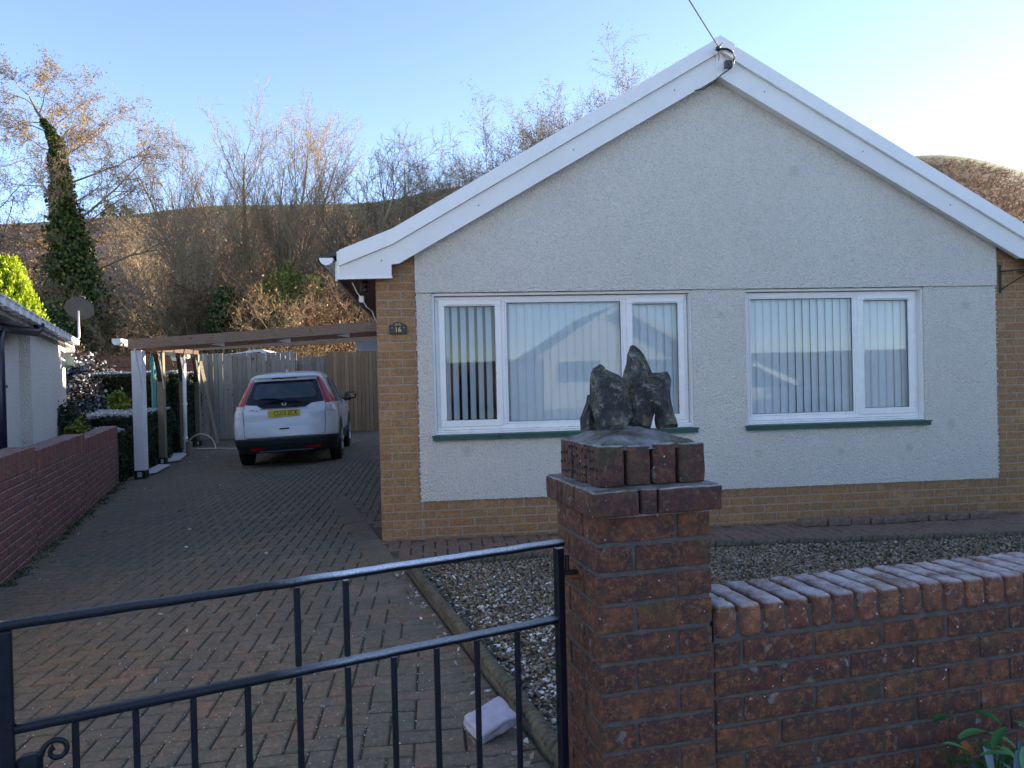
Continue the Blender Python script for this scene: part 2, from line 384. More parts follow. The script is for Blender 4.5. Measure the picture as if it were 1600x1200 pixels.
def sheet_mat():
    m = bpy.data.materials.new('cloudy_roof_sheet'); m.use_nodes = True; nt = m.node_tree; nt.nodes.clear()
    o = N(nt, 'ShaderNodeOutputMaterial'); t = N(nt, 'ShaderNodeBsdfTransparent'); d = N(nt, 'ShaderNodeBsdfDiffuse'); d.inputs[0].default_value = (.5,.52,.54,1)
    mx = N(nt, 'ShaderNodeMixShader'); mx.inputs[0].default_value = .18
    nt.links.new(t.outputs[0], mx.inputs[1]); nt.links.new(d.outputs[0], mx.inputs[2]); nt.links.new(mx.outputs[0], o.inputs[0]); return m
M_sheet = sheet_mat()
M_vane = plain('blind_fabric', (.93,.93,.93), .8, var=.03)

# ------------------------------------------------------------------ terrain
def lerp(x, xs, ys): return float(sum(np.interp(x+d, xs, ys)*w for d, w in ((-2,.2),(-1,.2),(0,.2),(1,.2),(2,.2))))
AZ = [-60,-40,-27.7,-20,-15.4,-8.9,-3,1.2,12,25,34.5,37.3,39.7,44,60]
TE = [.13,.16,.183,.205,.223,.229,.235,.252,.265,.262,.246,.240,.212,.17,.12]
def gz(x, y=0): return .033*min(0.0, x+.46)
def terr(x, y):
    rho = math.hypot(x, y); az = math.degrees(math.atan2(x, y)); base = gz(max(x, -9))-.03
    if y > 22 or abs(az) < 89 and rho > 26 and y > 0:
        te = lerp(az, AZ, TE)-.005
        s = max(0, (rho-26)/214.0); s = min(s, 1.0)**1.35
        k = 1.0 if rho < 240 else max(.2, 1-(rho-240)/500)
        n = mnoise.noise(Vector((x*.02, y*.02, 0)))*1.2*min(1, max(0,(rho-50)/80))*(1 if rho < 180 else .35)
        base += (240*te+1.6)*s*k + n
    elif y <= 0 and rho > 50:  # unseen rise added behind the camera, hides horizon glow in window reflections
        base += 6*min(1, (rho-50)/190.0)**1.3*(1+.15*math.sin(az*.05))
    return base
def build_terrain():
    rhos = [0,2,4,6,9,12,15,18,21,24,27,30,34,38,43,48,55,63,72,82,93,105,118,132,148,165,182,200,215,228,238,246,256,275,310,360,440,600]
    azs = [a for a in range(-180, -70, 6)] + list(np.arange(-70, 70, .5)) + [a for a in range(70, 181, 6)]
    azs[-1] = 180; V = []; F = []
    for r_ in rhos:
        for a in azs:
            x = r_*math.sin(R(a)); y = r_*math.cos(R(a)); V.append((x, y, terr(x, y)-(.04 if r_ < 26 else 0)))
    n = len(azs)
    for i in range(len(rhos)-1):
        for k in range(n-1): F.append((i*n+k, i*n+k+1, (i+1)*n+k+1, (i+1)*n+k))
    m, nt, b, o = mat_new('hill_ground')
    tc = N(nt, 'ShaderNodeTexCoord'); s = N(nt, 'ShaderNodeSeparateXYZ'); nt.links.new(tc.outputs['Object'], s.inputs[0])
    c = ramp(nt, noise(nt, .09, 10, .72), [(.3,(.095,.066,.056)),(.48,(.14,.10,.078)),(.6,(.125,.10,.066)),(.72,(.20,.165,.105))])
    c = mix(nt, ramp(nt, noise(nt, .7, 6, .8), [(.45, gray(0)), (.6, gray(.6))]), c, (.06,.045,.035))
    gr = math_(nt, 'MULTIPLY', ramp(nt, s.outputs[2], [(0, gray(0)), (1, gray(1))]), 1)
    top = math_(nt, 'ADD', math_(nt, 'DIVIDE', s.outputs[2], 60.0), math_(nt, 'MULTIPLY', noise(nt, .03, 5, .6), .35))
    c = mix(nt, ramp(nt, top, [(.93, gray(0)), (1.08, gray(.85))]), c, (.12,.15,.075))
    nt.links.new(c, b.inputs['Base Color']); b.inputs['Roughness'].default_value = 1; bump(nt, b, noise(nt, 1.2, 8, .8), .6, .25)
    mb = MB(); mb.v = V; mb.f = F; mb.r = [.5]*len(F)
    o = mb.build('ground', m, smooth=True, fix=False); tag(o, kind='structure')
build_terrain()

# street in front (behind the camera), pavement, kerb
mb = MB(); mb.box(-40,-12,-.12,40,-3.0,-.035); o = mb.build('road', plain('asphalt', (.09,.09,.09), .9, var=.3, scale=30, bmp=.6, bs=200)); tag(o, kind='structure')
mb = MB(); mb.box(-40,-2.99,-.12,40,1.2,-.018); o = mb.build('pavement', plain('pavement_concrete', (.42,.40,.38), .9, var=.2, scale=12, bmp=.4)); tag(o, kind='structure')
mb = MB(); mb.box(.35,1.21,-.12,12,2.2,-.012); o = mb.build('verge', plain('verge_soil', (.05,.045,.03), .95, var=.5, scale=30, bmp=1)); tag(o, kind='structure')

# ------------------------------------------------------------------ paving
# wall line: (-3.31,6.22)->(-5.04,12.96); edge line of the gravel: (-.21,5.61)->(.4,2.73)
def wall_x(y): return -3.31 + (y-6.22)*(-1.73/6.74)
def edge_x(y): return -.21 + (5.61-y)*(.61/2.88)
def in_drive(x, y):
    if y < 1.25 or y > 21.9: return False
    lim = wall_x(y) if y < 13.2 else -5.1-(y-13.2)*.165
    if x < lim+.02: return False
    if y < 9.5 and x > edge_x(y)-.10 and x < edge_x(y)+.0: return False
    return x < (edge_x(y)-.10 if y < 5.9 else -.50 if y > 6.83 else edge_x(y)+.0)
def paver(mb, x0, y0, x1, y1, ang=None, c=(0,0), z=None, r=None, jit=.0022, lift=0.0):
    g = .0045; x0 += g; y0 += g; x1 -= g; y1 -= g; b = .006
    cx, cy = (x0+x1)/2, (y0+y1)/2
    dz = random.uniform(-jit, jit)+lift; tx = random.uniform(-.006, .006); ty = random.uniform(-.006, .006)
    P = []
    for (x, y, h) in ((x0,y0,-.03),(x1,y0,-.03),(x1,y1,-.03),(x0,y1,-.03),(x0,y0,-b),(x1,y0,-b),(x1,y1,-b),(x0,y1,-b),(x0+b,y0+b,0),(x1-b,y0+b,0),(x1-b,y1-b,0),(x0+b,y1-b,0)):
        h += dz + (x-cx)*tx + (y-cy)*ty
        if ang is not None:
            X = c[0]+x*math.cos(ang)-y*math.sin(ang); Y_ = c[1]+x*math.sin(ang)+y*math.cos(ang)
        else: X, Y_ = x, y
        P.append((X, Y_, gz(X)+h))
    mb.add(P, [(0,1,5,4),(1,2,6,5),(2,3,7,6),(3,0,4,7),(4,5,9,8),(5,6,10,9),(6,7,11,10),(7,4,8,11),(8,9,10,11)], random.random() if r is None else r)
mb = MB(); c = .1
for i in range(-80, 4):
    for j in range(12, 220):
        k = (i-j) % 4
        if k == 0: x0,y0,x1,y1 = i*c, j*c, (i+2)*c, (j+1)*c
        elif k == 3: x0,y0,x1,y1 = i*c, j*c, (i+1)*c, (j+2)*c
        else: continue
        if in_drive((x0+x1)/2, (y0+y1)/2): paver(mb, x0, y0, x1, y1)
# border of long blocks laid across, two strips beside the edging
ea = math.atan2(2.88, -.61)          # direction going away along the edge
L_ = 0
for k in range(88):
    t = k*.101; ox = edge_x(1.3); cx0, cy0 = ox, 1.3
    x0 = .0;
    M2 = (cx0, cy0)
    yy = 1.3 + t*math.sin(ea)
    if yy > 9.6: break
    paver(mb, t, x0, t+.1, x0+.225, ang=ea, c=M2, lift=.005)
for k in range(70):
    t = k*.101; yy = 1.3+t*math.sin(ea)
    break
    paver(mb, t, .0, t+.1, .225, ang=ea, c=(edge_x(1.3), 1.3), lift=.005)
dr = mb.build('driveway', M_paver); tag(dr, kind='structure')
mb = MB()
V = []; F = []
ys = list(np.arange(1.22, 22.2, .6))
for y in ys:
    l = (wall_x(y) if y < 13.2 else -5.2-(y-13.2)*.165)-.05; r_ = -.44 if y > 6.85 else edge_x(y)+.05
    V += [(l, y, gz(l)-.012), (-.46 if r_ > -.46 else r_, y, gz(-.46 if r_>-.46 else r_)-.012), (r_+.001, y, gz(r_)-.012)]
for i in range(len(ys)-1):
    for k in range(2): F.append((i*3+k, i*3+k+1, i*3+k+4, i*3+k+3))
mb.v = V; mb.f = F; mb.r = [.5]*len(F); o = mb.build('driveway_bed', M_sand); tag(o, kind='structure')

# path along the front of the house
mb = MB()
def path_lo(x): return 5.80 + .20*max(0, min(1, (x+.2)/1.6)) if x < 2.4 else 6.0-.07*(x-2.4)
for i in range(-5, 95):
    for j in range(54, 69):
        k = (i-j) % 4
        if k == 0: x0,y0,x1,y1 = i*c, j*c, (i+2)*c, (j+1)*c
        elif k == 3: x0,y0,x1,y1 = i*c, j*c, (i+1)*c, (j+2)*c
        else: continue
        cx, cy = (x0+x1)/2, (y0+y1)/2
        if cy < path_lo(cx)+.05 or cy > 6.80 or cx < edge_x(cy)+.0 or cx > 9: continue
        paver(mb, x0, y0, x1, y1)
o = mb.build('path', M_pathpaver); tag(o, kind='structure')
mb = MB(); mb.box(-.52,5.6,-.05,9.2,6.84,-.0125); o = mb.build('path_bed', M_sand); tag(o, kind='structure')

# gravel bed
def grav_hi(x): return path_lo(x)-.06
V = []; F = []
nx, ny = 60, 30
for i in range(nx+1):
    for j in range(ny+1):
        t = i/nx; s = j/ny; y = 2.15+s*3.8; xl = edge_x(y)+.05; x = xl + t*(9-xl); yy = 2.15 + s*(grav_hi(x)-2.15)
        V.append((x, yy, -.006+.02*mnoise.noise(Vector((x*1.5, yy*1.5, 3)))))
for i in range(nx):
    for j in range(ny): F.append((i*(ny+1)+j, (i+1)*(ny+1)+j, (i+1)*(ny+1)+j+1, i*(ny+1)+j+1))
mb = MB(); mb.v = V; mb.f = F; mb.r = [.5]*len(F); o = mb.build('gravel_bed', M_gravbed, smooth=True); tag(o, kind='structure')
# pebbles: squashed icospheres
def ico():
    p = (1+5**.5)/2; v = np.array([(-1,p,0),(1,p,0),(-1,-p,0),(1,-p,0),(0,-1,p),(0,1,p),(0,-1,-p),(0,1,-p),(p,0,-1),(p,0,1),(-p,0,-1),(-p,0,1)], float); v /= np.linalg.norm(v[0])
    f = np.array([(0,11,5),(0,5,1),(0,1,7),(0,7,10),(0,10,11),(1,5,9),(5,11,4),(11,10,2),(10,7,6),(7,1,8),(3,9,4),(3,4,2),(3,2,6),(3,6,8),(3,8,9),(4,9,5),(2,4,11),(6,2,10),(8,6,7),(9,8,1)]); return v, f
iv, if_ = ico()
def pebbles(name, P, S, val, mat, label, kind='stuff'):
    n = len(P); A = RNG.random(n)*2*math.pi; ca, sa = np.cos(A), np.sin(A)
    sx = S*(.8+.6*RNG.random(n)); sy = S*(.6+.4*RNG.random(n)); sz = S*(.4+.35*RNG.random(n))
    L = iv[None]*np.stack([sx, sy, sz], 1)[:,None]; L = L*(1+.18*RNG.normal(size=(n,12,1)))
    tl = RNG.normal(size=n)*.35
    X = L[...,0]*ca[:,None]-L[...,1]*sa[:,None]; Y_ = L[...,0]*sa[:,None]+L[...,1]*ca[:,None]; Z = L[...,2]+L[...,0]*tl[:,None]
    V = np.stack([X, Y_, Z], -1)+P[:,None]
    F = (np.arange(n)*12)[:,None,None]+if_[None]
    o = npmesh(name, V.reshape(-1,3), F.reshape(-1,3), mat, rnd=np.repeat(val, 20), smooth=True)
    tag(o, label, 'gravel', kind=kind); return o
n = 80000; y = 2.2+RNG.random(n)**1.0*3.75; x = -.35+RNG.random(n)*6.6
ex = -.21+(5.61-y)*(.61/2.88)+.07
gh = np.array([grav_hi(a) for a in x]); ok = (x > ex) & (y < gh) & ((x < 2.8) | (RNG.random(n) < .75)); x = x[ok]; y = y[ok]; n = len(x)
z = .004+.02*np.array([mnoise.noise(Vector((a*1.5, b*1.5, 3))) for a, b in zip(x, y)])+RNG.random(n)*.009
val = RNG.random(n)*.86; fr = (RNG.random(n) < .15*np.clip(1.5-x*.8, 0, 1)*np.clip((5.7-y)/1.5, 0, 1)); val = np.where(fr, .88+.12*RNG.random(n), val)
pebbles('gravel', np.stack([x, y, z], 1), (.0082+.006*RNG.random(n)**2), val, M_pebble, 'loose pale and brown frosted pebbles filling the front garden bed')

# ------------------------------------------------------------------ brickwork helpers
def rockbox(mb, x0, y0, z0, x1, y1, z1, rad=.008, seg=.02, amp=.0022, r=.5, fr=7.0, taper=None):
    """rounded, worn block: merged grid on a box, rounded and pushed by noise"""
    D = (x1-x0, y1-y0, z1-z0); n = [max(2, min(10, int(round(d/seg)))) for d in D]
    vs = []; idx = {}; fs = []; C0 = (x0, y0, z0); off = random.random()*50
    def ax_(a):
        m_ = n[a]; rr_ = min(rad, D[a]*.3)
        return [0.0, rr_] + [rr_+(D[a]-2*rr_)*q/m_ for q in range(1, m_)] + [D[a]-rr_, D[a]]
    LN = [ax_(a) for a in range(3)]; n = [len(l)-1 for l in LN]
    def vid(i, j, k):
        key = (i, j, k)
        if key in idx: return idx[key]
        q = []
        for a, t in enumerate((i, j, k)):
            q.append(C0[a] + LN[a][t])
        inner = [min(max(q[a], C0[a]+rad), C0[a]+D[a]-rad) for a in range(3)]
        d = Vector(q)-Vector(inner)
        if d.length > 1e-9:
            dd = d.normalized()
            p = Vector(inner)+dd*rad
        else: p = Vector(q)
        nn = mnoise.noise_vector(p*fr*6+Vector((off,)*3))*amp + mnoise.noise_vector(p*fr*22+Vector((off,)*3))*amp*.5
        p = p+nn
        if taper: p = Vector(taper(p))
        idx[key] = len(vs); vs.append(tuple(p)); return idx[key]
    for a in range(3):
        b, d = (a+1)%3, (a+2)%3
        for e in (0, n[a]):
            for u in range(n[b]):
                for w in range(n[d]):
                    q = []
                    for (uu, ww) in ((u,w),(u+1,w),(u+1,w+1),(u,w+1)):
                        t = [0,0,0]; t[a] = e; t[b] = uu; t[d] = ww; q.append(vid(*t))
                    fs.append(tuple(q if e else q[::-1]))
    mb.add(vs, fs, r)

def course(u0, u1, off, L=.225, j=.01):
    """list of (a,b) brick spans between u0 and u1, stretcher bond offset"""
    out = []; a = u0-((u0-off) % L)
    while a < u1:
        p, q = max(a+j/2, u0), min(a+L-j/2, u1)
        if q-p > .03: out.append((p, q))
        a += L
    return out

# ------------------------------------------------------------------ gate pillar + front wall (rotated 9 degrees)
C0 = (.4084, 1.9136, 0.0); WA = R(9)
FM = frameM(C0, WA)
def placed(o): o.matrix_world = FM; return o
pil = thing('gate_pillar', 'thick brown brick gate pillar with stepped brick cap and cement top carrying upright rocks', 'pillar', C0, WA)
mb = MB(); mc = MB()
S = .32
ztop = 1.050; ch = .0765
mc.box(.0045,.0045,-.15,S-.0045,S-.0045,ztop)
k = 0; z1 = ztop-.003
while z1 > -.1:
    z0 = z1-(ch-.011)
    jz = lambda: random.uniform(-.0012,.0012)
    ff = k % 2
    lay = [(0,.215,0,.102),(.225,S,0,.215),(.112,S,.225,S),(0,.102,.112,S)]
    if ff: lay = [(S-b_, S-a_, c_, d_) for a_,b_,c_,d_ in lay]
    for (a, b, c_, d) in lay:
        e = random.uniform(-.0015,.0015)
        rockbox(mb, a+e, c_+e if c_ > .1 else c_+e, z0+jz(), b+e, d+e, z1+jz(), rad=.0035, amp=.0024, r=random.random())
    z1 -= ch; k += 1
mb.build('brick_shaft', M_red, pil, smooth=True); mc.build('mortar', M_mortar, pil)
# projecting band
mb = MB(); b0, b1, B0, B1 = -.024, .334, -.040, .345
for (a, b, c_, d) in ((b0,.10,B0,.10),(.108,.150,B0,.10),(.157,b1,B0,.075),(b0,.075,.108,.20),(b0,.075,.21,.235),(b0,.075,.243,B1),(.24,b1,.085,.25),(.2,b1,.26,B1),(.085,.19,.26,B1)):
    rockbox(mb, a, c_, 1.056, b, d, 1.120, rad=.005, amp=.0028, r=random.random())
mb.build('projecting_course', M_redcap, pil, smooth=True)
mb = MB(); mb.box(b0+.02,B0+.02,1.05,b1-.02,B1-.02,1.1225)
mb.box(b0+.006,B0+.006,1.118,b1-.006,B1-.006,1.1235)
mb.build('band_mortar', M_flaunch, pil)
# cap of bricks on end
mb = MB(); u = .012
for wdt in (.070,.064,.064,.074):
    rockbox(mb, u, .004+random.uniform(-.002,.002), 1.124, u+wdt, .10, 1.229+random.uniform(-.003,.003), rad=.006, amp=.003, r=random.random()); u += wdt+.009
for (a, b) in ((.108,.205),(.213,.312)):
    rockbox(mb, .012, a, 1.124, .08, b, 1.229, rad=.004, amp=.002, r=.95)
    rockbox(mb, .232, a, 1.124, .302, b, 1.229, rad=.008, amp=.0022, r=random.random())
mb.build('cap_course', M_redcap, pil, smooth=True)
mb = MB(); mb.box(.03,.03,1.12,.285,.295,1.222); mb.build('cap_core', M_mortar, pil)
mb = MB()                    # frog holes in the left cap brick faces
for a in np.arange(.022, .30, .021):
    for h in (1.143, 1.168, 1.192, 1.214):
        if random.random() < .82:
            aa = a+random.uniform(-.003,.003); hh = h+random.uniform(-.004,.004); rr = random.uniform(.0032,.0055)
            mb.lathe([(rr*.3,.0085),(rr,.0088),(rr*.9,.0125)], n=7, axis='x', c=(0, aa, hh))
mb.build('perforation', M_frame_dark, pil)
# cement flaunching: low frustum grid
mb = MB(); n_ = 22; V = []; F = []
for i in range(n_+1):
    for j in range(n_+1):
        x = .012+.292*i/n_; y = .006+.308*j/n_
        e = min(i, n_-i, j, n_-j)/n_; h = 1.226+min(e/.40, 1)**.9*.044
        h += mnoise.noise(Vector((x*22, y*22, 1)))*.006+mnoise.noise(Vector((x*60, y*60, 5)))*.004
        V.append((x, y, h if e > 0 else 1.218))
for i in range(n_):
    for j in range(n_): F.append((i*(n_+1)+j, (i+1)*(n_+1)+j, (i+1)*(n_+1)+j+1, i*(n_+1)+j+1))
mb.add(V, F); mb.build('cement_cap', M_flaunch, pil, smooth=True)

# upright rocks
def rock(label, pts, thick, y, lean=0, seed=1):
    """angular slab: few-sided outline, faceted faces, then fine chipping; outline in (u,z) of the pillar frame"""
    import bmesh
    rg = random.Random(seed); n = len(pts); cx = sum(p[0] for p in pts)/n; cz = sum(p[1] for p in pts)/n
    bm = bmesh.new(); rings = []
    for (t, sc_) in ((-1,.60),(-.45,.97),(.25,1.0),(1,.62)):
        ring = []
        for (px, pz) in pts:
            k = sc_*(1+rg.uniform(-.03,.03)) if sc_ < 1 else 1
            tt = t*(1+rg.uniform(-.55,.35)); w = .55+.65*max(0, min(1, 1-(pz-1.26)/.24))
            ring.append(bm.verts.new((cx+(px-cx)*k, y+tt*thick/2*w+lean*(pz-cz), max(1.255, cz+(pz-cz)*(1-(1-k)*.35)))))
        rings.append(ring)
    for a, b in zip(rings[:-1], rings[1:]):
        for k in range(n):
            q = (a[k], a[(k+1)%n], b[(k+1)%n], b[k])
            if rg.random() < .5: bm.faces.new((q[0],q[1],q[2])); bm.faces.new((q[0],q[2],q[3]))
            else: bm.faces.new((q[0],q[1],q[3])); bm.faces.new((q[1],q[2],q[3]))
    for r_, sg in ((rings[0],-1),(rings[-1],1)):
        cs = [bm.verts.new((cx+rg.uniform(-.012,.012), y+sg*thick*rg.uniform(.45,.62)+lean*dzz, cz+dzz)) for dzz in (rg.uniform(-.05,-.03), rg.uniform(.02,.05))]
        def near(v): return cs[0] if abs(v.co.z-cs[0].co.z) < abs(v.co.z-cs[1].co.z) else cs[1]
        for k in range(n):
            a, b = r_[k], r_[(k+1)%n]; ca, cb = near(a), near(b)
            bm.faces.new((a, b, ca))
            if ca is not cb: bm.faces.new((b, cb, ca))
    bmesh.ops.subdivide_edges(bm, edges=bm.edges[:], cuts=1, use_grid_fill=True); bmesh.ops.triangulate(bm, faces=bm.faces)
    o3 = Vector((seed*3.1, seed*1.7, 0))
    for v in bm.verts: v.co += mnoise.noise_vector(v.co*60+o3)*.0036+mnoise.noise_vector(v.co*150+o3)*.0016
    bmesh.ops.recalc_face_normals(bm, faces=bm.faces)
    me = bpy.data.meshes.new('rock'); bm.to_mesh(me); bm.free(); me.transform(Matrix.Translation(Vector((-cx,-y,-1.27)))); o = link('rock', me, M_rock); o.matrix_world = FM @ Matrix.Translation(Vector((cx,y,1.27)))
    tag(o, label, 'rock', 'upright rocks on the gate pillar')
dz = -.431
rock('broad dark rock with a pointed left corner, front left of the pillar top', [(0.045,1.267),(0.033,1.304),(0.025,1.342),(0.024,1.405),(0.035,1.430),(0.053,1.442),(0.064,1.429),(0.103,1.413),(0.130,1.386),(0.135,1.304),(0.122,1.267)], .055, .085, seed=1)
rock('tallest rock, pale grey lichened spear in the middle of the pillar top', [(0.150,1.262),(0.150,1.330),(0.143,1.402),(0.158,1.440),(0.168,1.490),(0.180,1.493),(0.208,1.467),(0.222,1.430),(0.238,1.395),(0.242,1.340),(0.222,1.262)], .06, .150, seed=5)
rock('square-topped dark rock with a pale lichen patch, right of the pillar top', [(0.235,1.259),(0.231,1.301),(0.209,1.360),(0.205,1.406),(0.228,1.414),(0.278,1.418),(0.281,1.395),(0.275,1.350),(0.286,1.301),(0.294,1.263)], .05, .135, lean=.1, seed=9)
rock('smallest rock, low dark wedge at the back left of the pillar top', [(0.022,1.262),(0.022,1.295),(0.034,1.322),(0.047,1.352),(0.064,1.365),(0.077,1.345),(0.080,1.262)], .05, .155, seed=13)

# front garden wall, same direction, set 12 mm back
fw = thing('front_garden_wall', 'low dark red brick wall with frosted rounded coping bricks right of the gate pillar', 'wall', C0, WA)
mb = MB(); mc = MB(); Lw = 5.6; y0 = .012; th = .215
mc.box(.3205, y0+.005, -.12, Lw, y0+th-.006, .69)
z1 = .686; k = 0
while z1 > -.05:
    z0 = z1-.0655
    for (a, b) in course(.332, Lw, .08 if k % 2 else .19):
        s = .019 if a < 1.9 else .06
        e = random.uniform(-.002,.002)
        rockbox(mb, a, y0+e, z0+random.uniform(-.0012,.0012), b, y0+.1+e, z1+random.uniform(-.0012,.0012), rad=.0035, amp=.0026, seg=s, r=random.random())
        if z1 > .3: rockbox(mb, a, y0+.115, z0, b, y0+th, z1, rad=.006, seg=.1, r=random.random())
    z1 -= .0765; k += 1
mb.build('brickwork', M_red, fw, smooth=True); mc.build('mortar', M_mortar, fw)
mb = MB(); u = .336
while u < Lw:
    wd = .0665+random.uniform(-.0015,.0015); dz_ = random.uniform(-.002,.002)
    rockbox(mb, u, y0-.006+random.uniform(-.002,.002), .696+dz_, u+wd, y0+th+.004, .787+dz_, rad=.015, amp=.0032, seg=.018 if u < 2.0 else .04, r=random.random())
    u += wd+.0085
mb.build('coping', M_redcop, fw, smooth=True)
mb = MB(); mb.box(.334, y0+.006, .688, Lw, y0+th-.006, .765); mb.build('coping_mortar', M_mortar, fw)

# ------------------------------------------------------------------ gate
GL = Vector((-.826, 1.5606, 0)); GR = Vector((.3357, 2.0517, 0)); ga = math.atan2(GR.y-GL.y, GR.x-GL.x); gl = (GR-GL).length
gate = thing('metal_gate', 'dark blue-black painted metal driveway gate with frost on its top rail', 'gate', (GL.x, GL.y, 0), ga)
def rail(mb, x0, z0, x1, z1, w=.016, hgt=.011, n=60, wob=.0008):
    """flat-topped bar with rounded paint-thick edges and slight waves"""
    sec = [(-1,-.6),(-1,.6),(-.7,1),(.7,1),(1,.6),(1,-.6),(.7,-1),(-.7,-1)]; V = []; F = []
    for i in range(n+1):
        t = i/n; x = x0+(x1-x0)*t; z = z0+(z1-z0)*t
        d = mnoise.noise(Vector((x*16, z*3, 2)))*wob*2
        for (a, b) in sec: V.append((x, a*w/2*1.0+0, z+b*hgt+d))
    for i in range(n):
        for k in range(8): F.append((i*8+k, i*8+(k+1)%8, (i+1)*8+(k+1)%8, (i+1)*8+k))
    F += [tuple(range(8)), tuple(range(n*8, n*8+8))]; mb.add(V, F)
mb = MB(); rail(mb, -.014, .962, 1.268, .962, .024, .0085); mb.build('top_rail', M_iron, gate, smooth=True)
mb = MB(); rail(mb, .012, .760, 1.244, .757, .024, .0085); mb.build('middle_rail', M_iron, gate, smooth=True)
mb = MB(); rail(mb, .012, .12, 1.244, .12, .030, .0105, n=8); mb.build('bottom_rail', M_iron, gate, smooth=True)
for (x, w) in ((.0,.026),(1.256,.024)):
    mb = MB(); mb.cbox(x-w/2, -w/2, .05, x+w/2, w/2, .9515, .003); mb.build('upright', M_iron, gate)
def bar(x, z1):
    mb = MB(); mb.cbox(x-.0065, -.0065, .1305, x+.0065, .0065, z1, .0022); mb.build('bar', M_iron, gate)
for x in (.114,.222,.332,.443): bar(x, .749)
for x in (.555,.668): 
    mb = MB(); mb.cbox(x-.0065,-.0065,.1305,x+.0065,.0065,.7485,.0022); mb.cbox(x-.0065,-.0065,.7705,x+.0065,.0065,.9515,.0022); mb.build('bar', M_iron, gate)
for x in (.781,.893,1.004,1.122): bar(x, .749)
lat = MB(); lat.cbox(.014,-.018,.650,.058,.018,.706,.010); lat.cbox(-.05,-.022,.63,.012,-.014,.675,.003); lat.lathe([(.024,-.03),(.024,-.022)], n=20, axis='y', c=(-.03,0,.648))
lt = lat.build('latch_box', M_iron, gate)
sp = []
for i in range(40):
    t = i/39; a = R(165)-t*R(400); rr = .0235*(1-t*.62); sp.append((.0815+rr*math.cos(a), -.012, .706+rr*math.sin(a)))
m2 = MB(); m2.tube([(.05,-.006,.698),(.056,-.01,.703)]+sp, [.006,.006]+[.0055-.001*i/39 for i in range(38)]+[.006,.008], n=8); m2.build('latch_scroll', M_iron, lt, smooth=True)
hg = thing('gate_hinge', 'rusty black hinge pin and bracket fixed into the pillar side', 'hinge', (.355, 2.06, .0), WA)
mb = MB(); mb.tube([(.0,0,.882),(.0,0,.925)], .006, 10); mb.build('hinge_pin', M_black, hg)
mb = MB(); mb.cbox(-.02,-.009,.872,.062,.009,.884,.003); mb.cbox(.03,-.012,.868,.066,.012,.892,.003); mb.build('bracket', M_black, hg)
mb = MB(); mb.cbox(-.004,-.013,.862,.040,-.003,.872,.003); mb.build('rusty_plate', plain('rust', (.22,.06,.025), .8, var=.4, scale=60), hg)

# ------------------------------------------------------------------ rope edging along the gravel
def rope_edging(p0, p1, label, grp='rope-topped edging pieces beside the gravel'):
    p0, p1 = Vector(p0), Vector(p1); L = (p1-p0).length; a = math.atan2(p1.y-p0.y, p1.x-p0.x)
    n = int(L/.0045); m_ = 18; V = []; F = []
    for i in range(n+1):
        t = i*L/n
        for k in range(m_):
            g = 2*math.pi*k/m_; ph = ((g*2/(2*math.pi)+t/.042) % 1.0); rr = .031-.011*math.exp(-((min(ph, 1-ph))/.13)**2)
            rr *= .97 if i in (0, n) else 1
            V.append((t, rr*math.cos(g), .052+rr*math.sin(g)))
    for i in range(n):
        for k in range(m_): F.append((i*m_+k, i*m_+(k+1)%m_, (i+1)*m_+(k+1)%m_, (i+1)*m_+k))
    F += [tuple(range(m_)), tuple(range(n*m_, (n+1)*m_))]
    mb = MB(); mb.add(V, F); mb.box(.001,-.024,-.1,L-.001,.024,.045)
    o = mb.build('rope_edging', M_concrete, smooth=True); o.location = (p0.x, p0.y, -.004); o.rotation_euler = (0,0,a); tag(o, label, 'edging', grp); return o
A = Vector((edge_x(2.2)+.04, 2.2, 0)); B = Vector((edge_x(5.66)+.04, 5.66, 0)); nseg = 6
posw = ['front piece of rope-topped edging, nearest the gate, under the loose stone', 'second piece of rope-topped edging back from the gate beside the driveway border', 'third piece of rope-topped edging back from the gate beside the driveway border',
        'fourth piece of rope-topped edging back from the gate beside the driveway border', 'fifth piece of rope-topped edging back from the gate, last but one before the corner', 'rope-topped edging piece ending at the gravel corner beside the driveway']
for i in range(nseg):
    rope_edging(A+(B-A)*(i/nseg)+Vector((random.uniform(-.004,.004),0,0)), A+(B-A)*((i+.985)/nseg), posw[i])
prev = (-.17, 5.74)
xs = [-.15,.45,1.05,1.65,2.25,2.85,3.45,4.05,4.65,5.25,5.85]
for i in range(len(xs)-1):
    a = (xs[i], path_lo(xs[i])-.01, -.022); b = (xs[i+1]-.01, path_lo(xs[i+1])-.01, -.022)
    o = rope_edging(a, b, 'low rope-topped edging piece in the row between the gravel and the house path', 'edging pieces between gravel and house path')
    o.location.z = -.034

# loose frosted stone by the edging
mb = MB(); rockbox(mb, -.088,-.062,0,.088,.062,.060, rad=.010, amp=.006, seg=.009, r=.5)
o = mb.build('loose_stone', M_froststone, smooth=True); o.location = (.20, 3.02, .035); o.rotation_euler = (R(18), R(-12), R(28)); tag(o, 'frosty pale concrete block lying tilted on the rope edging beside the gate', 'stone')

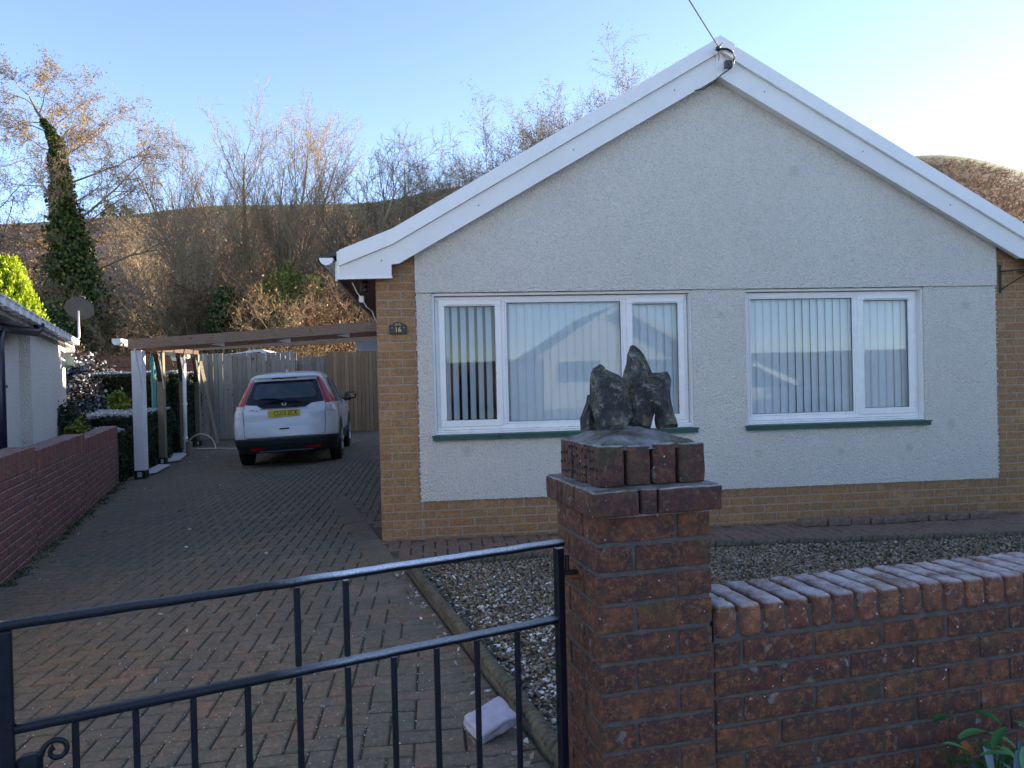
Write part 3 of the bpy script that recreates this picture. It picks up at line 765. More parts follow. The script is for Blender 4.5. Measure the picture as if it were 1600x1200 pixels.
# loose pavers in a row against the plinth
xx = 3.27; i = 0
labs = ['leftmost loose brick paver of the row lying along the house plinth', 'second loose brick paver from the left along the house plinth', 'third loose brick paver from the left along the house plinth', 'fourth loose brick paver from the left along the plinth under the small window', 'middle loose brick paver of the row along the house plinth', 'fourth loose brick paver from the right along the house plinth', 'third loose brick paver from the right along the house plinth', 'second loose brick paver from the right along the house plinth', 'rightmost loose brick paver of the row lying along the house plinth']
for i, wd in enumerate((.245,.20,.17,.11,.21,.22,.16,.20,.22)):
    mb = MB(); rockbox(mb, 0,-.05,0,wd,.05,.058, rad=.006, amp=.002, seg=.02, r=random.random())
    o = mb.build('loose_paver', M_pathpaver, smooth=True); o.location = (xx, 6.60+random.uniform(-.02,.02), .001); o.rotation_euler = (0,0,R(random.uniform(-6,6))); tag(o, labs[i], 'paver', 'loose pavers in a row by the plinth'); xx += wd+.012

# ------------------------------------------------------------------ bungalow
D = 6.853; CX = 2.65; XL = -.467; XR = 5.767; BK = 14.6
house = thing('bungalow', 'white roughcast bungalow with buff brick corners and a white-boarded gable', 'house', (0, 0, 0))
mb = MB(); mc = MB()
def hbrick(a, b, z0, y=D, dep=.1):
    q = .005; mb.cbox(a, y+random.uniform(-.0012,.0012), z0+q, b, y+dep, z0+.075-q, .003, random.random())
z = -.06; k = 0
while z < 3.0:
    # left and right piers, plinth
    off = 0 if k % 2 else .1125
    lim = XL+.353
    for (x0, x1) in ((XL, lim), (5.393, XR)):
        if k % 2: sp_ = [(x0, x0+.215), (x0+.225, x1)]
        else: sp_ = [(x0, x0+.1025), (x0+.1125, x0+.3275), (x0+.3375, x1)]
        for (a, b) in sp_:
            if b > x1: b = x1
            if b-a > .012: hbrick(a, b, z)
    if z < .31:
        for (a, b) in course(lim+.008, 5.385, .02 if k % 2 else .13): hbrick(a, b, z, dep=.08)
    z += .075; k += 1
    if z > 2.46: break
mb.build('brickwork', M_buff, house)
mc.box(XL+.004, D+.003, -.1, lim, D+.28, 2.52); mc.box(lim, D+.003, -.1, 5.393, D+.28, .33); mc.box(5.393, D+.003, -.1, XR-.004, D+.28, 2.52)
mc.box(XL+.004, D+.28, -.1, XL+.28, BK, 2.45); mc.box(XR-.28, D+.28, -.1, XR-.004, BK, 2.45); mc.box(XL+.28, BK-.3, -.1, XR-.28, BK, 2.45)
mc.build('mortar', M_lmortar, house)
# side wall bricks (seen only from a step to the side)
mb = MB(); z = -.06; k = 0
while z < 2.35:
    for (a, b) in course(D+.012, BK, .03 if k % 2 else .14):
        mb.cbox(XL, a, z+.005, XL+.05, b, z+.07, .003, random.random())
    z += .075; k += 1
mb.build('side_brickwork', M_buff, house)

# render panels; gable part stands proud of the lower part
def rough_panel(name, rects=None, poly=None, y0=0, y1=0):
    mb = MB()
    if rects:
        for (a, b, c_, d) in rects: mb.box(a, y0, b, c_, y1, d)
    if poly: mb.prism(poly, y0, y1)
    return mb.build(name, M_render, house)
W1 = (.02, .905, 2.392, 2.168); W2 = (2.90, .905, 4.655, 2.168)
l0, l1 = -.114, 5.390
yf = D-.020; yb = D+.20
rough_panel('render_panel', rects=[(l0,.327,W1[0],2.168),(W1[0],.327,W1[2],W1[1]),(W1[2],.327,W2[0],2.168),(W2[0],.327,W2[2],W2[1]),(W2[2],.327,l1,2.168)], y0=yf, y1=yb)
sl = .577
gz_ = lambda x: 4.30 - abs(x-CX)*sl
mb = MB()
gp = [(l0-.006,2.172),(l1+.006,2.172),(l1+.006,gz_(l1)),(CX,4.27),(l0-.006,gz_(l0))]
rough_panel('gable_panel', poly=gp, y0=D-.034, y1=yb+.02)
mb = MB(); mb.prism([(XL+.01,2.3),(XR-.01,2.3),(XR-.01,2.45),(CX,4.25),(XL+.01,2.45)], D+.06, D+.2); mb.build('gable_brick', M_buff, house)
# ragged bell-cast edges: little lumps of roughcast at panel edges
mb = MB()
for i in range(900):
    t = random.random()
    side = random.choice((0,0,1,2,3,4,4))
    if side == 0: p = (random.uniform(l0,l1), D-.030, 2.172)
    elif side == 1: p = (l0-.004, D-.02, random.uniform(.33,2.6))
    elif side == 2: p = (l1+.006, D-.02, random.uniform(.33,2.75))
    else: p = (random.uniform(l0,l1), D-.018, .328)
    s = random.uniform(.003,.008)
    mb.add([tuple(Vector(p)+Vector(v)*s) for v in iv], [tuple(f) for f in if_.tolist()])
mb.build('edge_grit', M_render, house, smooth=True, fix=False)

# roof: two tiled slopes, with a kick at the left and right eaves
RY0, RY1 = 6.74, BK+.3
rprof_t = [(-.90,2.475),(-.42,2.66),(CX,4.385),(2*CX+.42,2.66),(2*CX+.90,2.475)]
roof = None
mb = MB(); nrow = 15
def rz(x):
    d = abs(x-CX); return float(np.interp(d, [0, CX+.42, CX+.90], [4.37, 2.64, 2.46]))
for side in (-1, 1):
    for i in range(nrow):
        d0 = i*(CX+.92)/nrow; d1 = (i+1)*(CX+.92)/nrow+.03
        z0, z1 = rz(CX+d0), rz(CX+min(d1, CX+.92)); x0, x1 = CX+side*d0, CX+side*d1
        yy = RY0
        while yy < RY1:
            y2 = min(yy+.33, RY1)
            mb.add([(x0,yy+.002,z0),(x1,yy+.002,z1+.022),(x1,y2-.002,z1+.022),(x0,y2-.002,z0),(x0,yy+.002,z0-.03),(x1,yy+.002,z1-.004),(x1,y2-.002,z1-.004),(x0,y2-.002,z0-.03)],
                   [(0,1,2,3),(4,7,6,5),(0,4,5,1),(1,5,6,2),(2,6,7,3),(3,7,4,0)], random.random())
            yy += .33
roof = mb.build('roof', M_slate, house)
mb = MB(); mb.tube([(CX, RY0+.08, 4.315),(CX, RY1, 4.315)], .075, 10); mb.build('ridge_tiles', M_slate, roof)
# verge: upper strip and lower bargeboard, each side, at y 6.67..6.72
YB = 6.70
def verge(side, name, top, bot, y0, y1, mat=M_white, pts=(CX+.42, CX+.78), zoff=0):
    # top, bot: vertical offsets below the roof line
    T = [(0,4.41),(CX+.42-.34,2.842-.0),(CX+.0+.42,2.655),(CX+.76,2.53)]
    # roofline: slope .577 down to the kick then .40
    def rl(d): return 4.41-d*.577 if d < 2.95 else 4.41-2.95*.577-(d-2.95)*.40
    ds = list(np.linspace(0, 2.95, 12))+list(np.linspace(2.98, pts[1], 6))
    up = [(CX+side*d, rl(d)-top) for d in ds]; lo = [(CX+side*d, rl(d)-bot) for d in ds]
    mb = MB(); n = len(ds)
    V = [(x,y0,z) for x,z in up]+[(x,y0,z) for x,z in lo]+[(x,y1,z) for x,z in up]+[(x,y1,z) for x,z in lo]
    F = []
    for i in range(n-1):
        F += [(i,i+1,n+i+1,n+i),(2*n+i,3*n+i,3*n+i+1,2*n+i+1),(i,2*n+i,2*n+i+1,i+1),(n+i,n+i+1,3*n+i+1,3*n+i)]
    F += [(0,n,3*n,2*n),(n-1,3*n-1,4*n-1,2*n-1)]
    mb.add(V, F); return mb.build(name, mat, house)
for sd in (-1, 1):
    verge(sd, 'verge_trim', 0, .132, YB-.035, YB+.10, pts=(0, CX+.755))
    # lower board: bottom edge straight, running into the box end
    def rl(d): return 4.41-d*.577 if d < 2.95 else 4.41-2.95*.577-(d-2.95)*.40
    V = []; F = []; mb = MB()
    poly = [(CX+sd*0.002, 4.41-.134)] + [(CX+sd*d, rl(d)-.134) for d in (1.5,2.95,3.2,3.425)] + [(CX+sd*3.425, 2.292),(CX+sd*2.966,2.302),(CX+sd*2.966,2.405),(CX+sd*2.9,2.413),(CX+sd*.002,4.41-.345)]
    mb.prism(poly, YB, YB+.022); mb.build('bargeboard', M_whiteb, house)
    mb = MB(); mb.prism([(CX+sd*3.40,2.292),(CX+sd*3.427,2.292),(CX+sd*3.427,2.52),(CX+sd*3.40,2.52)], YB-.006, YB+.03); mb.prism([(CX+sd*2.96,2.286),(CX+sd*3.427,2.280),(CX+sd*3.427,2.296),(CX+sd*2.96,2.302)], YB-.008, YB+.03); mb.build('box_trim', M_white, house)
    # box: underside, fascia at the eaves, soffit
    mb = MB(); xa, xb = sorted((CX+sd*3.425, CX+sd*3.117)); mb.box(xa, YB+.024, 2.296, xb, BK, 2.306)
    xa, xb = sorted((CX+sd*3.115, CX+sd*2.966)); mb.box(xa, YB+.024, 2.303, xb, D-.002, 2.309)
    mb.build('soffit', plain('brown_soffit', (.20,.13,.11), .7, var=.2), house)
    mb = MB(); xa, xb = sorted((CX+sd*3.43, CX+sd*3.448)); mb.box(xa, YB+.035, 2.27, xb, BK, 2.44); mb.build('fascia', M_white, house)
    # boarding under the sloping verge
    mb = MB(); mb.prism([(CX, 4.078),(CX+sd*2.955, 2.420),(CX+sd*2.955,2.432),(CX,4.09)], YB+.023, D-.036); mb.build('verge_soffit', M_whiteb, house)
    # screws with caps
    for d in (.42,1.35,2.2,3.05):
        mb = MB(); mb.lathe([(.0045,-.002),(.006,.0)], n=8, axis='y', c=(CX+sd*d, YB-.0005, rl(d)-.134-.095)); mb.build('screw_cap', M_frame_dark, house)
    # gutter: half round, white
    V = []; F = []; mb = MB(); gx = CX+sd*3.512; ys_ = [YB-.03, BK+.1]
    sec = []
    for i in range(13): a = math.pi*i/12; sec.append((gx+.058*math.cos(a), 2.458-.060*math.sin(a)))
    for i in range(12, -1, -1): a = math.pi*i/12; sec.append((gx+.053*math.cos(a), 2.458-.055*math.sin(a)))
    mb.prism(sec, ys_[0], ys_[1]); mb.prism([(gx+.058*math.cos(math.pi*i/12), 2.460-.062*math.sin(math.pi*i/12)) for i in range(13)], YB-.036, YB-.0305)
    gt = mb.build('gutter', M_white, house)
mb = MB(); mb.prism([(CX-.033,4.40),(CX+.033,4.40),(CX+.033,4.06),(CX-.033,4.06)], YB-.010, YB-.0015); mb.build('apex_cover', M_white, house)
mb = MB(); mb.prism([(CX-.06,4.385),(CX,4.420),(CX+.13,4.345),(CX+.13,4.20),(CX,4.285),(CX-.06,4.25)], YB-.044, YB-.0375); mb.build('apex_trim', M_white, house)

# windows
YW = 6.915       # face of the frames
def window(x0, z0, x1, z1, lights, label):
    """lights: list of (xa, xb, opening)"""
    fr = MB(); fd = .06; y0, y1 = YW, YW+.07
    t = .042
    fr.cbox(x0, y0, z1-t, x1, y1, z1, .004); fr.cbox(x0, y0, z0, x1, y1, z0+t, .004); fr.cbox(x0, y0+.0005, z0+t+.0005, x0+t, y1, z1-t-.0005, .004); fr.cbox(x1-t, y0+.0005, z0+t+.0005, x1, y1, z1-t-.0005, .004)
    for i in range(len(lights)-1):
        xm = (lights[i][1]+lights[i+1][0])/2; fr.cbox(xm-.022, y0+.0005, z0+t+.0005, xm+.022, y1, z1-t-.0005, .004)
    w = fr.build('window', M_white, house); w['label'] = label
    for (a, b, opening) in lights:
        if opening:
            s = MB(); e = .006; a2, b2, c2, d2 = a+e-.018, b-e+.018, z0+t-.016, z1-t+.016; st = .060; ys0 = y0-.014
            s.cbox(a2, ys0, d2-st, b2, y0+.03, d2, .006); s.cbox(a2, ys0, c2, b2, y0+.03, c2+st, .006); s.cbox(a2, ys0+.0004, c2+st-.004, a2+st, y0+.03, d2-st+.004, .006); s.cbox(b2-st, ys0+.0004, c2+st-.004, b2, y0+.03, d2-st+.004, .006)
            s.cbox(a2+st+.01, ys0-.012, d2-st+.012, b2-st-.01, ys0+.001, d2-st+.026, .003)
            sh = s.build('sash', M_white, w)
            ga_, gb, gc, gd = a2+st, b2-st, c2+st, d2-st
        else:
            s = MB(); be = .018; s.cbox(a, y0-.003, z1-t-be, b, y0+.028, z1-t+.002, .005); s.cbox(a, y0-.003, z0+t-.002, b, y0+.028, z0+t+be, .005); s.cbox(a, y0-.0035, z0+t+be-.004, a+be, y0+.028, z1-t-be+.004, .005); s.cbox(b-be, y0-.0035, z0+t+be-.004, b, y0+.028, z1-t-be+.004, .005)
            s.build('glazing_bead', M_white, w); ga_, gb, gc, gd = a+be, b-be, z0+t+be, z1-t-be
        g = MB(); gk = .0035
        g.prism([(ga_,gc),(ga_+gk,gc),(ga_+gk,gd),(ga_,gd)], y0+.010, y0+.0155); g.prism([(gb-gk,gc),(gb,gc),(gb,gd),(gb-gk,gd)], y0+.010, y0+.0155); g.prism([(ga_,gc),(gb,gc),(gb,gc+gk),(ga_,gc+gk)], y0+.009, y0+.0145); g.prism([(ga_,gd-gk),(gb,gd-gk),(gb,gd),(ga_,gd)], y0+.009, y0+.0145)
        g.build('gasket', M_frame_dark, w)
        p = MB(); p.box(ga_-.005, y0+.016, gc-.005, gb+.005, y0+.020, gd+.005); p.build('pane', M_glass, w)
    # stepped white cill and the green tile sill below
    s = MB(); s.cbox(x0-.02, YW-.045, z0-.018, x1+.01, YW+.05, z0-.001, .004); s.cbox(x0-.022, YW-.06, z0-.036, x1+.012, YW+.05, z0-.019, .004); s.build('cill', M_white, w)
    s = MB(); s.prism([(x0-.042, z0-.084),(x1+.042, z0-.084),(x1+.042, z0-.050),(x0-.042, z0-.050)], D-.062, YW-.02); s.build('tile_sill', M_sill, w)
    s = MB(); s.prism([(x0-.05, z0-.050),(x1+.05, z0-.050),(x1+.05, z0-.0385),(x0-.05, z0-.0385)], D-.070, YW-.02); s.build('sill_nosing', M_sill, w)
    return w
WZ0, WZ1 = .945, 2.140
window(.045, WZ0, 2.372, WZ1, [(.087,.632,True),(.676,1.762,False),(1.806,2.330,True)], 'wide three-light white window at the left of the white gable front')
window(2.925, WZ0, 4.640, WZ1, [(2.967,4.005,False),(4.049,4.598,True)], 'narrower two-light white window at the right of the gable front')
# white reveals
for (a, b) in ((W1[0], W1[2]), (W2[0], W2[2])):
    mb = MB(); mb.box(a, yf+.02, W1[1]+.004, a+.022, YW+.06, 2.163); mb.box(b-.014, yf+.02, W1[1]+.004, b, YW+.06, 2.163); mb.box(a+.023, yf+.022, 2.145, b-.015, YW+.06, 2.1665); mb.build('reveal', M_whiteb, house)
mb = MB(); mb.box(-.1,7.12,.2,5.3,7.125,2.4)
def room():
    m = MB(); m.add([(-.15,7.06,.3),(5.4,7.06,.3),(5.4,10,.3),(-.15,10,.3),(-.15,7.06,2.4),(5.4,7.06,2.4),(5.4,10,2.4),(-.15,10,2.4)], [(0,1,2,3),(4,7,6,5),(1,5,6,2),(2,6,7,3),(3,7,4,0)])
    return m.build('room_lining', plain('room_wall', (.35,.32,.28), .9), house, fix=False)
room()
# vertical blinds
def blind(x0, x1, label, ang_fn, y=7.02, z0=.99, z1=2.10, pitch=.0765, w=.089):
    t = thing('vertical_blind', label, 'blind', (x0, y, z0))
    mb = MB(); x = x0+pitch/2; k = 0
    while x < x1:
        a = R(ang_fn(x)+random.uniform(-3,3)); n = 4
        for i in range(n):
            V = []
            for q in (i, i+1):
                s = (q/n-.5)*w; bow = .004*math.cos(math.pi*(q/n-.5)); 
                px = x+s*math.cos(a)-bow*math.sin(a); py = y+s*math.sin(a)+bow*math.cos(a); V.append((px-x0, py-y))
            (xa, ya), (xb, yb_) = V
            mb.add([(xa,ya,0),(xb,yb_,0),(xb,yb_,z1-z0),(xa,ya,z1-z0)], [(0,1,2,3)], random.random())
        x += pitch; k += 1
    mb.build('slats', M_vane, t, fix=False, smooth=False)
    mb = MB(); mb.cbox(0,-.02,z1-z0,x1-x0,.02,z1-z0+.03,.003); mb.build('headrail', M_white, t)
blind(.11, 2.31, 'white vertical slatted blind behind the three-light window, slats ajar at its left end', lambda x: 50 if x < .65 else 17+5*math.sin(x*3), y=6.985)
blind(2.99, 4.58, 'white vertical slatted blind closed behind the two-light window', lambda x: 15+4*math.sin(x*4), y=6.985)

# plaque
t = thing('house_number_plaque', 'black house number plaque reading 16 in gold on the brick corner', 'plaque', (-.279, D-.012, 1.862))
mb = MB(); pl = [(-.075,-.05),(.075,-.05),(.075,.026),(.062,.034),(.045,.036)]+[(.045*math.cos(a), .036+.020*math.sin(a)) for a in np.linspace(.2, math.pi-.2, 9)]+[(-.045,.036),(-.062,.034),(-.075,.026)]
mb.prism(pl, -.008, .008); mb.build('plate', plain('plaque_black', (.012,.012,.016), .35), t)
mb = MB(); pl2 = [(x*.94, z*.93) for x, z in pl]
for i in range(len(pl2)): a, b = pl2[i], pl2[(i+1)%len(pl2)]; mb.tube([(a[0],-.009,a[1]),(b[0],-.009,b[1])], .0013, 5)
mb.build('border', M_frame_dark, t)
mb = MB()
for sx in (-1, 1):
    mb.tube([(sx*(.003+.016*math.sin(u_)), -.0105, .030+.010*math.sin(u_*2)+.003) for u_ in np.linspace(0, 2.2, 10)], .0016, 5)
    mb.lathe([(.003,-.0105),(.004,-.008)], n=8, axis='y', c=(sx*.052,0,.005))
mb.tube([(-.03,-.0105,.026),(0,-.0105,.032),(.03,-.0105,.026)], .0014, 5); mb.build('scroll_ornament', M_gold, t)

def text_mesh(s, size, name, mat, parent, loc, rot=(math.pi/2,0,0), ext=.001, sx=1.0, shear=0, bold=0):
    cu = bpy.data.curves.new(name, 'FONT'); cu.body = s; cu.size = size; cu.extrude = ext; cu.align_x = 'CENTER'; cu.align_y = 'CENTER'; cu.shear = shear; cu.offset = bold; cu.resolution_u = 4
    tmp = bpy.data.objects.new(name+'_t', cu); COL.objects.link(tmp); dg = bpy.context.evaluated_depsgraph_get(); me = bpy.data.meshes.new_from_object(tmp.evaluated_get(dg)); bpy.data.objects.remove(tmp)
    me.materials.clear(); me.name = name; me.transform(Matrix.Diagonal((sx,1,1,1))); o = link(name, me, mat, parent); o.location = loc; o.rotation_euler = rot; return o
text_mesh('16', .062, 'number', M_gold, t, (0,-.0095,-.012), sx=.95)

# security camera under the left eaves
t = thing('security_camera', 'small black security camera hanging under the left eaves', 'camera', (-.56, 6.95, 2.295))
mb = MB(); mb.cbox(-.05,-.01,-.10,.03,.0,-.002,.002); mb.build('back_plate', plain('brown_plate', (.10,.06,.05), .7), t)
mb = MB(); mb.lathe([(.012,-.035),(.020,-.03),(.026,-.01),(.027,.02),(.024,.06),(.01,.07)], n=18, axis='y', c=(-.004,-.04,-.085)); mb.lathe([(.02,-.06),(.02,0)], n=12, axis='z', c=(-.004,-.02,-.0)); mb.build('body', M_black, t, smooth=True)
t = thing('cable_junction', 'white cable junction box and dangling wires under the left eaves', 'cable box', (-.60, 7.0, 2.15))
mb = MB(); mb.cbox(-.025,-.02,-.04,.02,.02,.02,.006); mb.build('box', M_white, t)
mb = MB(); mb.tube([(-.08,-.02,.14),(-.04,-.01,.05),(0,0,-.01),(.04,.02,-.08),(.08,.1,-.11),(.11,.15,-.2)], .006, 6); mb.build('wire', M_white, t); 
mb = MB(); mb.tube([(-.14,-.03,.12),(-.06,0,.04),(.02,.02,-.01)], .005, 6); mb.build('cable', M_black, t)

# hanging basket bracket at the right
t = thing('hanging_basket_bracket', 'black metal hanging basket bracket on the right brick corner', 'bracket', (5.45, D-.004, 2.10))
mb = MB(); mb.cbox(-.01,-.010,.0,.012,.0,.27,.002); mb.build('back_bar', M_black, t)
mb = MB(); mb.tube([(0,-.008,.205),(.1,-.14,.205),(.22,-.3,.205)], .006, 6); mb.tube([(0,-.008,.03),(.10,-.14,.13),(.17,-.235,.203)], .005, 6); mb.tube([(.22,-.3,.205),(.235,-.32,.225),(.225,-.33,.24)], .005, 6); mb.build('arm', M_black, t)

# overhead cable at the apex
t = thing('cable_anchor', 'black cable clamp and pale conduit fixed at the gable apex', 'cable clamp', (2.63, 6.62, 4.27))
mb = MB(); mb.lathe([(.012,-.02),(.022,-.012),(.024,.012),(.010,.022)], n=12, axis='z', c=(-.03,-.03,.0)); mb.tube([(-.03,.05,.02),(-.03,-.03,.02),(-.055,-.05,.045)], .005, 6); mb.tube([(-.03,-.03,.01),(-.01,-.045,.03),(.012,-.03,.05)], .004, 6); mb.build('hook', M_black, t)
mb = MB(); mb.tube([(-.02,-.025,-.01),(.04,-.04,-.022),(.10,-.04,-.045),(.12,-.03,-.07),(.105,-.01,-.10)], .0085, 8); mb.build('conduit', plain('cream_conduit', (.45,.38,.28), .6), t, smooth=True)
mb = MB(); mb.tube([(-.02,-.032,.0),(.04,-.05,-.010),(.10,-.05,-.035)], .010, 8); mb.build('cable_sleeve', M_black, t, smooth=True)
mb = MB(); mb.cbox(.045,-.004,-.155,.11,.035,-.085,.004); mb.lathe([(.016,-.006),(.016,.0)], n=14, axis='y', c=(.078,-.006,-.118)); mb.build('junction_box', plain('grey_box', (.06,.06,.08), .5), t)
mb = MB(); mb.tube([(.12,-.035,-.07),(.10,-.045,-.14),(.07,-.03,-.18),(.0,-.02,-.225),(-.04,-.015,-.26),(-.1,-.01,-.31),(-.16,.0,-.345),(-.22,.06,-.34)], .0055, 6); mb.tube([(-.03,-.03,-.02),(-.025,-.035,-.07),(-.03,-.033,-.11)], .003, 5); mb.build('drop_wire', M_black, t, smooth=True)
# the line leaves towards the street, over the camera's left
Bp = Vector((2.60, 6.60, 4.30)); P1 = Vector((.356*5.4, 5.4, .497*5.4+1.415)); dirn = (P1-Bp)
mb = MB(); pts = []
for i in range(40):
    s = i/39*16; p = Bp+dirn*s; p.z -= .006*s*(0) ; pts.append(tuple(p))
for i in range(1, 12): q = Vector(pts[i])
mb.tube(pts, .0055, 6)
for i in range(0):
    s = i*.035; p = Bp+dirn*s; a = i*1.3; mb.tube([tuple(p+Vector((.006*math.cos(a),0,.006*math.sin(a)))), tuple(Bp+dirn*(s+.03)+Vector((.006*math.cos(a+1.3),0,.006*math.sin(a+1.3))))], .002, 4)
o = mb.build('overhead_cable', plain('cable_grey', (.012,.012,.014), .8, spec=.1)); tag(o, 'thin overhead telephone cable running up from the gable apex into the sky', 'cable')

# ------------------------------------------------------------------ left boundary wall
p0 = Vector((-3.31, 6.22, 0)); p1 = Vector((-5.04, 12.96, 0)); wdir = (p1-p0).normalized(); wa = math.atan2(wdir.y, wdir.x); WL = (p1-p0).length
bw = thing('boundary_wall', 'long stepped dark red brick wall along the left edge of the driveway', 'wall', (p0.x, p0.y, 0), wa)
# local +x runs away from the camera, local -y faces the drive
secs = [(-4.5,1.31,.885),(1.31,3.90,.840),(3.90,WL,.775)]
def gl_(t): q = p0+wdir*t; return gz(q.x)
mb = MB(); mt = MB(); cp = MB()
for (a0, a1, top) in secs:
    zc = top-.205; z1 = zc; k = 0
    a_ = max(a0, -1.6)
    while z1 > -.26:
        z0 = z1-.065
        for (a, b) in course(a_, a1-.004, .05 if k % 2 else .16):
            e = random.uniform(-.002,.002)
            mb.cbox(a, e, z0, b, .1+e, z1, .005, random.random())
        z1 -= .075; k += 1
    mt.box(a_, .006, -.35, a1, .20, zc+.02)
    u = a_+.002
    while u < a1-.05:
        e = random.uniform(-.003,.003); cp.cbox(u, -.002+e, zc+.008, u+.066, .215, top+e, .006, random.random()); u += .0755
    mt.box(a_, .007, zc, a1-.002, .208, top-.012)
mb.build('brickwork', M_lred, bw); cp.build('coping', M_lred, bw); mt.build('mortar', M_mortar, bw)

# ------------------------------------------------------------------ neighbour bungalow (left)
nc = Vector((-6.148, 13.719, 0)); na = R(19)   # runs towards the camera along (sin19,-cos19)
nb = thing('neighbouring_bungalow', 'cream roughcast bungalow with white gutter beyond the left boundary wall', 'house', (nc.x, nc.y, 0), math.atan2(-math.cos(na), math.sin(na)))
# local x: towards the camera along the wall; local y: towards +x side is ... (left normal of x)
# left normal of (sin19,-cos19) is (cos19, sin19): the side facing the drive
mb = MB(); H = 2.16
mb.box(0,-6,-.3,4.05,0,H); mb.box(4.05,-6,-.3,5.35,-.12,H); mb.box(5.35,-6,-.3,5.95,-.12,1.45); mb.box(5.35,-6,1.9,5.95,-.12,H); mb.box(5.95,-6,-.3,11.9,-.12,H)
mb.build('wall', M_render2, nb)
mb = MB(); mb.box(-.02,-6.02,-.3,12,.015,.66); mb.build('plinth', plain('dark_plinth', (.07,.05,.045), .8, var=.3), nb)
mb = MB(); mb.box(5.37,-.2,1.47,5.93,-.14,1.88); mb.build('window', M_white, nb)
mb = MB(); mb.box(5.3,-.17,1.42,6.0,-.06,1.455); mb.build('sill', plain('terracotta', (.24,.10,.06), .7), nb)
mb = MB()
for i in range(11):
    d0 = i*.36; d1 = d0+.40; z0, z1 = H+.08+d0*.42, H+.08+d1*.42
    mb.add([(-.3,.14-d0,z0),(12.2,.14-d0,z0),(12.2,.14-d1,z1-.02),(-.3,.14-d1,z1-.02),(-.3,.14-d0,z0-.03),(12.2,.14-d0,z0-.03),(12.2,.14-d1,z1-.05),(-.3,.14-d1,z1-.05)], [(0,1,2,3),(4,7,6,5),(0,4,5,1),(1,5,6,2),(2,6,7,3),(3,7,4,0)], random.random())
mb.add([(-.3,-3.6,H+1.75),(12.2,-3.6,H+1.75),(12.2,-7,H+.1),(-.3,-7,H+.1)], [(0,1,2,3)]); mb.build('roof', M_slate, nb)
mb = MB(); mb.box(-.28,-.13,H-.018,12,.08,H+.002); mb.box(-.28,.08,H-.06,12,.10,H+.06); mb.box(-.3,-5.8,H-.02,-.28,.10,H+.06); mb.build('fascia', M_white, nb)
mb = MB(); mb.prism([(0,0)]*0 or [(-.3,H+.045),(12.1,H+.045),(12.1,H+.06),(-.3,H+.06)], .102, .205); mb.prism([(-.3,H-.02),(12.1,H-.02),(12.1,H+.045),(-.3,H+.045)], .125, .195); g_ = mb.build('gutter', M_white, nb)
for x in np.arange(-.1, 12, .45): mb = MB(); mb.box(x, .103, H-.03, x+.025, .21, H+.066); mb.build('gutter_bracket', M_white, nb)
mb = MB(); mb.box(-.26,-.3,H-.16,-.01,.12,H+.06); mb.build('eaves_box', M_white, nb)
mb = MB(); mb.tube([(4.62,.165,H-.0),(4.63,.165,H-.06),(4.72,.14,H-.11),(5.5,-.02,H-.12),(5.75,-.04,H-.13),(5.85,-.045,H-.25),(5.85,-.045,0)], .047, 12); mb.build('downpipe', M_blackblue, nb, smooth=True)
mb = MB(); mb.tube([(4.62,.165,H+.0),(4.62,.165,H-.05)], .056, 12); mb.tube([(5.85,-.045,1.75),(5.85,-.045,1.8)], .047, 12); mb.tube([(5.85,-.045,2.0),(5.85,-.045,2.05)], .05, 12); mb.build('pipe_collar', M_blackblue, nb)
mb = MB(); mb.box(-.9,-1.2,-.3,-.02,-.1,1.75); mb.build('lean_to', M_greenwhite, nb)
mb = MB(); mb.prism([(-1.0,1.80),(.0,2.0),(.0,2.03),(-1.0,1.83)], -1.3, .06); mb.build('lean_to_roof', M_greenwhite, nb)

# satellite dish on its pole at the far end of the eaves
dishp = Vector((-6.02, 14.2, 0)); t = thing('satellite_dish', 'grey satellite dish on a short pole at the end of the neighbour\'s eaves', 'satellite dish', (-6.11, 14.1, 2.30))
mb = MB(); mb.tube([(-.12,-.15,-.10),(.0,-.05,-.09),(.03,0,-.02),(.03,0,.44)], .02, 8); mb.build('pole', M_steel, t, smooth=True)
mb = MB(); rows = []
V = []; F = []; nr, nn_ = 8, 28
for i in range(nr+1):
    rr = .235*i/nr
    for k in range(nn_): a = 2*math.pi*k/nn_; V.append((rr*math.cos(a), rr*math.sin(a)*.9, rr*rr*.55))
for i in range(nr):
    for k in range(nn_): F.append((i*nn_+k, i*nn_+(k+1)%nn_, (i+1)*nn_+(k+1)%nn_, (i+1)*nn_+k))
mb.add(V, F); mb.add([(x,y,z-.006) for x,y,z in V], F); dsh = mb.build('dish', plain('grey_dish', (.12,.11,.095), .6, var=.15), t, smooth=True); dsh.location = (.02, .06, .47); dsh.rotation_euler = (R(-62), R(6), R(8))
mb = MB(); mb.tube([(0,-.24,.03),(0,-.12,.30)], .010, 6); mb.lathe([(.02,-.03),(.028,0),(.02,.04)], n=10, axis='z', c=(0,-.10,.30)); mb.build('feed_arm', M_black, dsh)

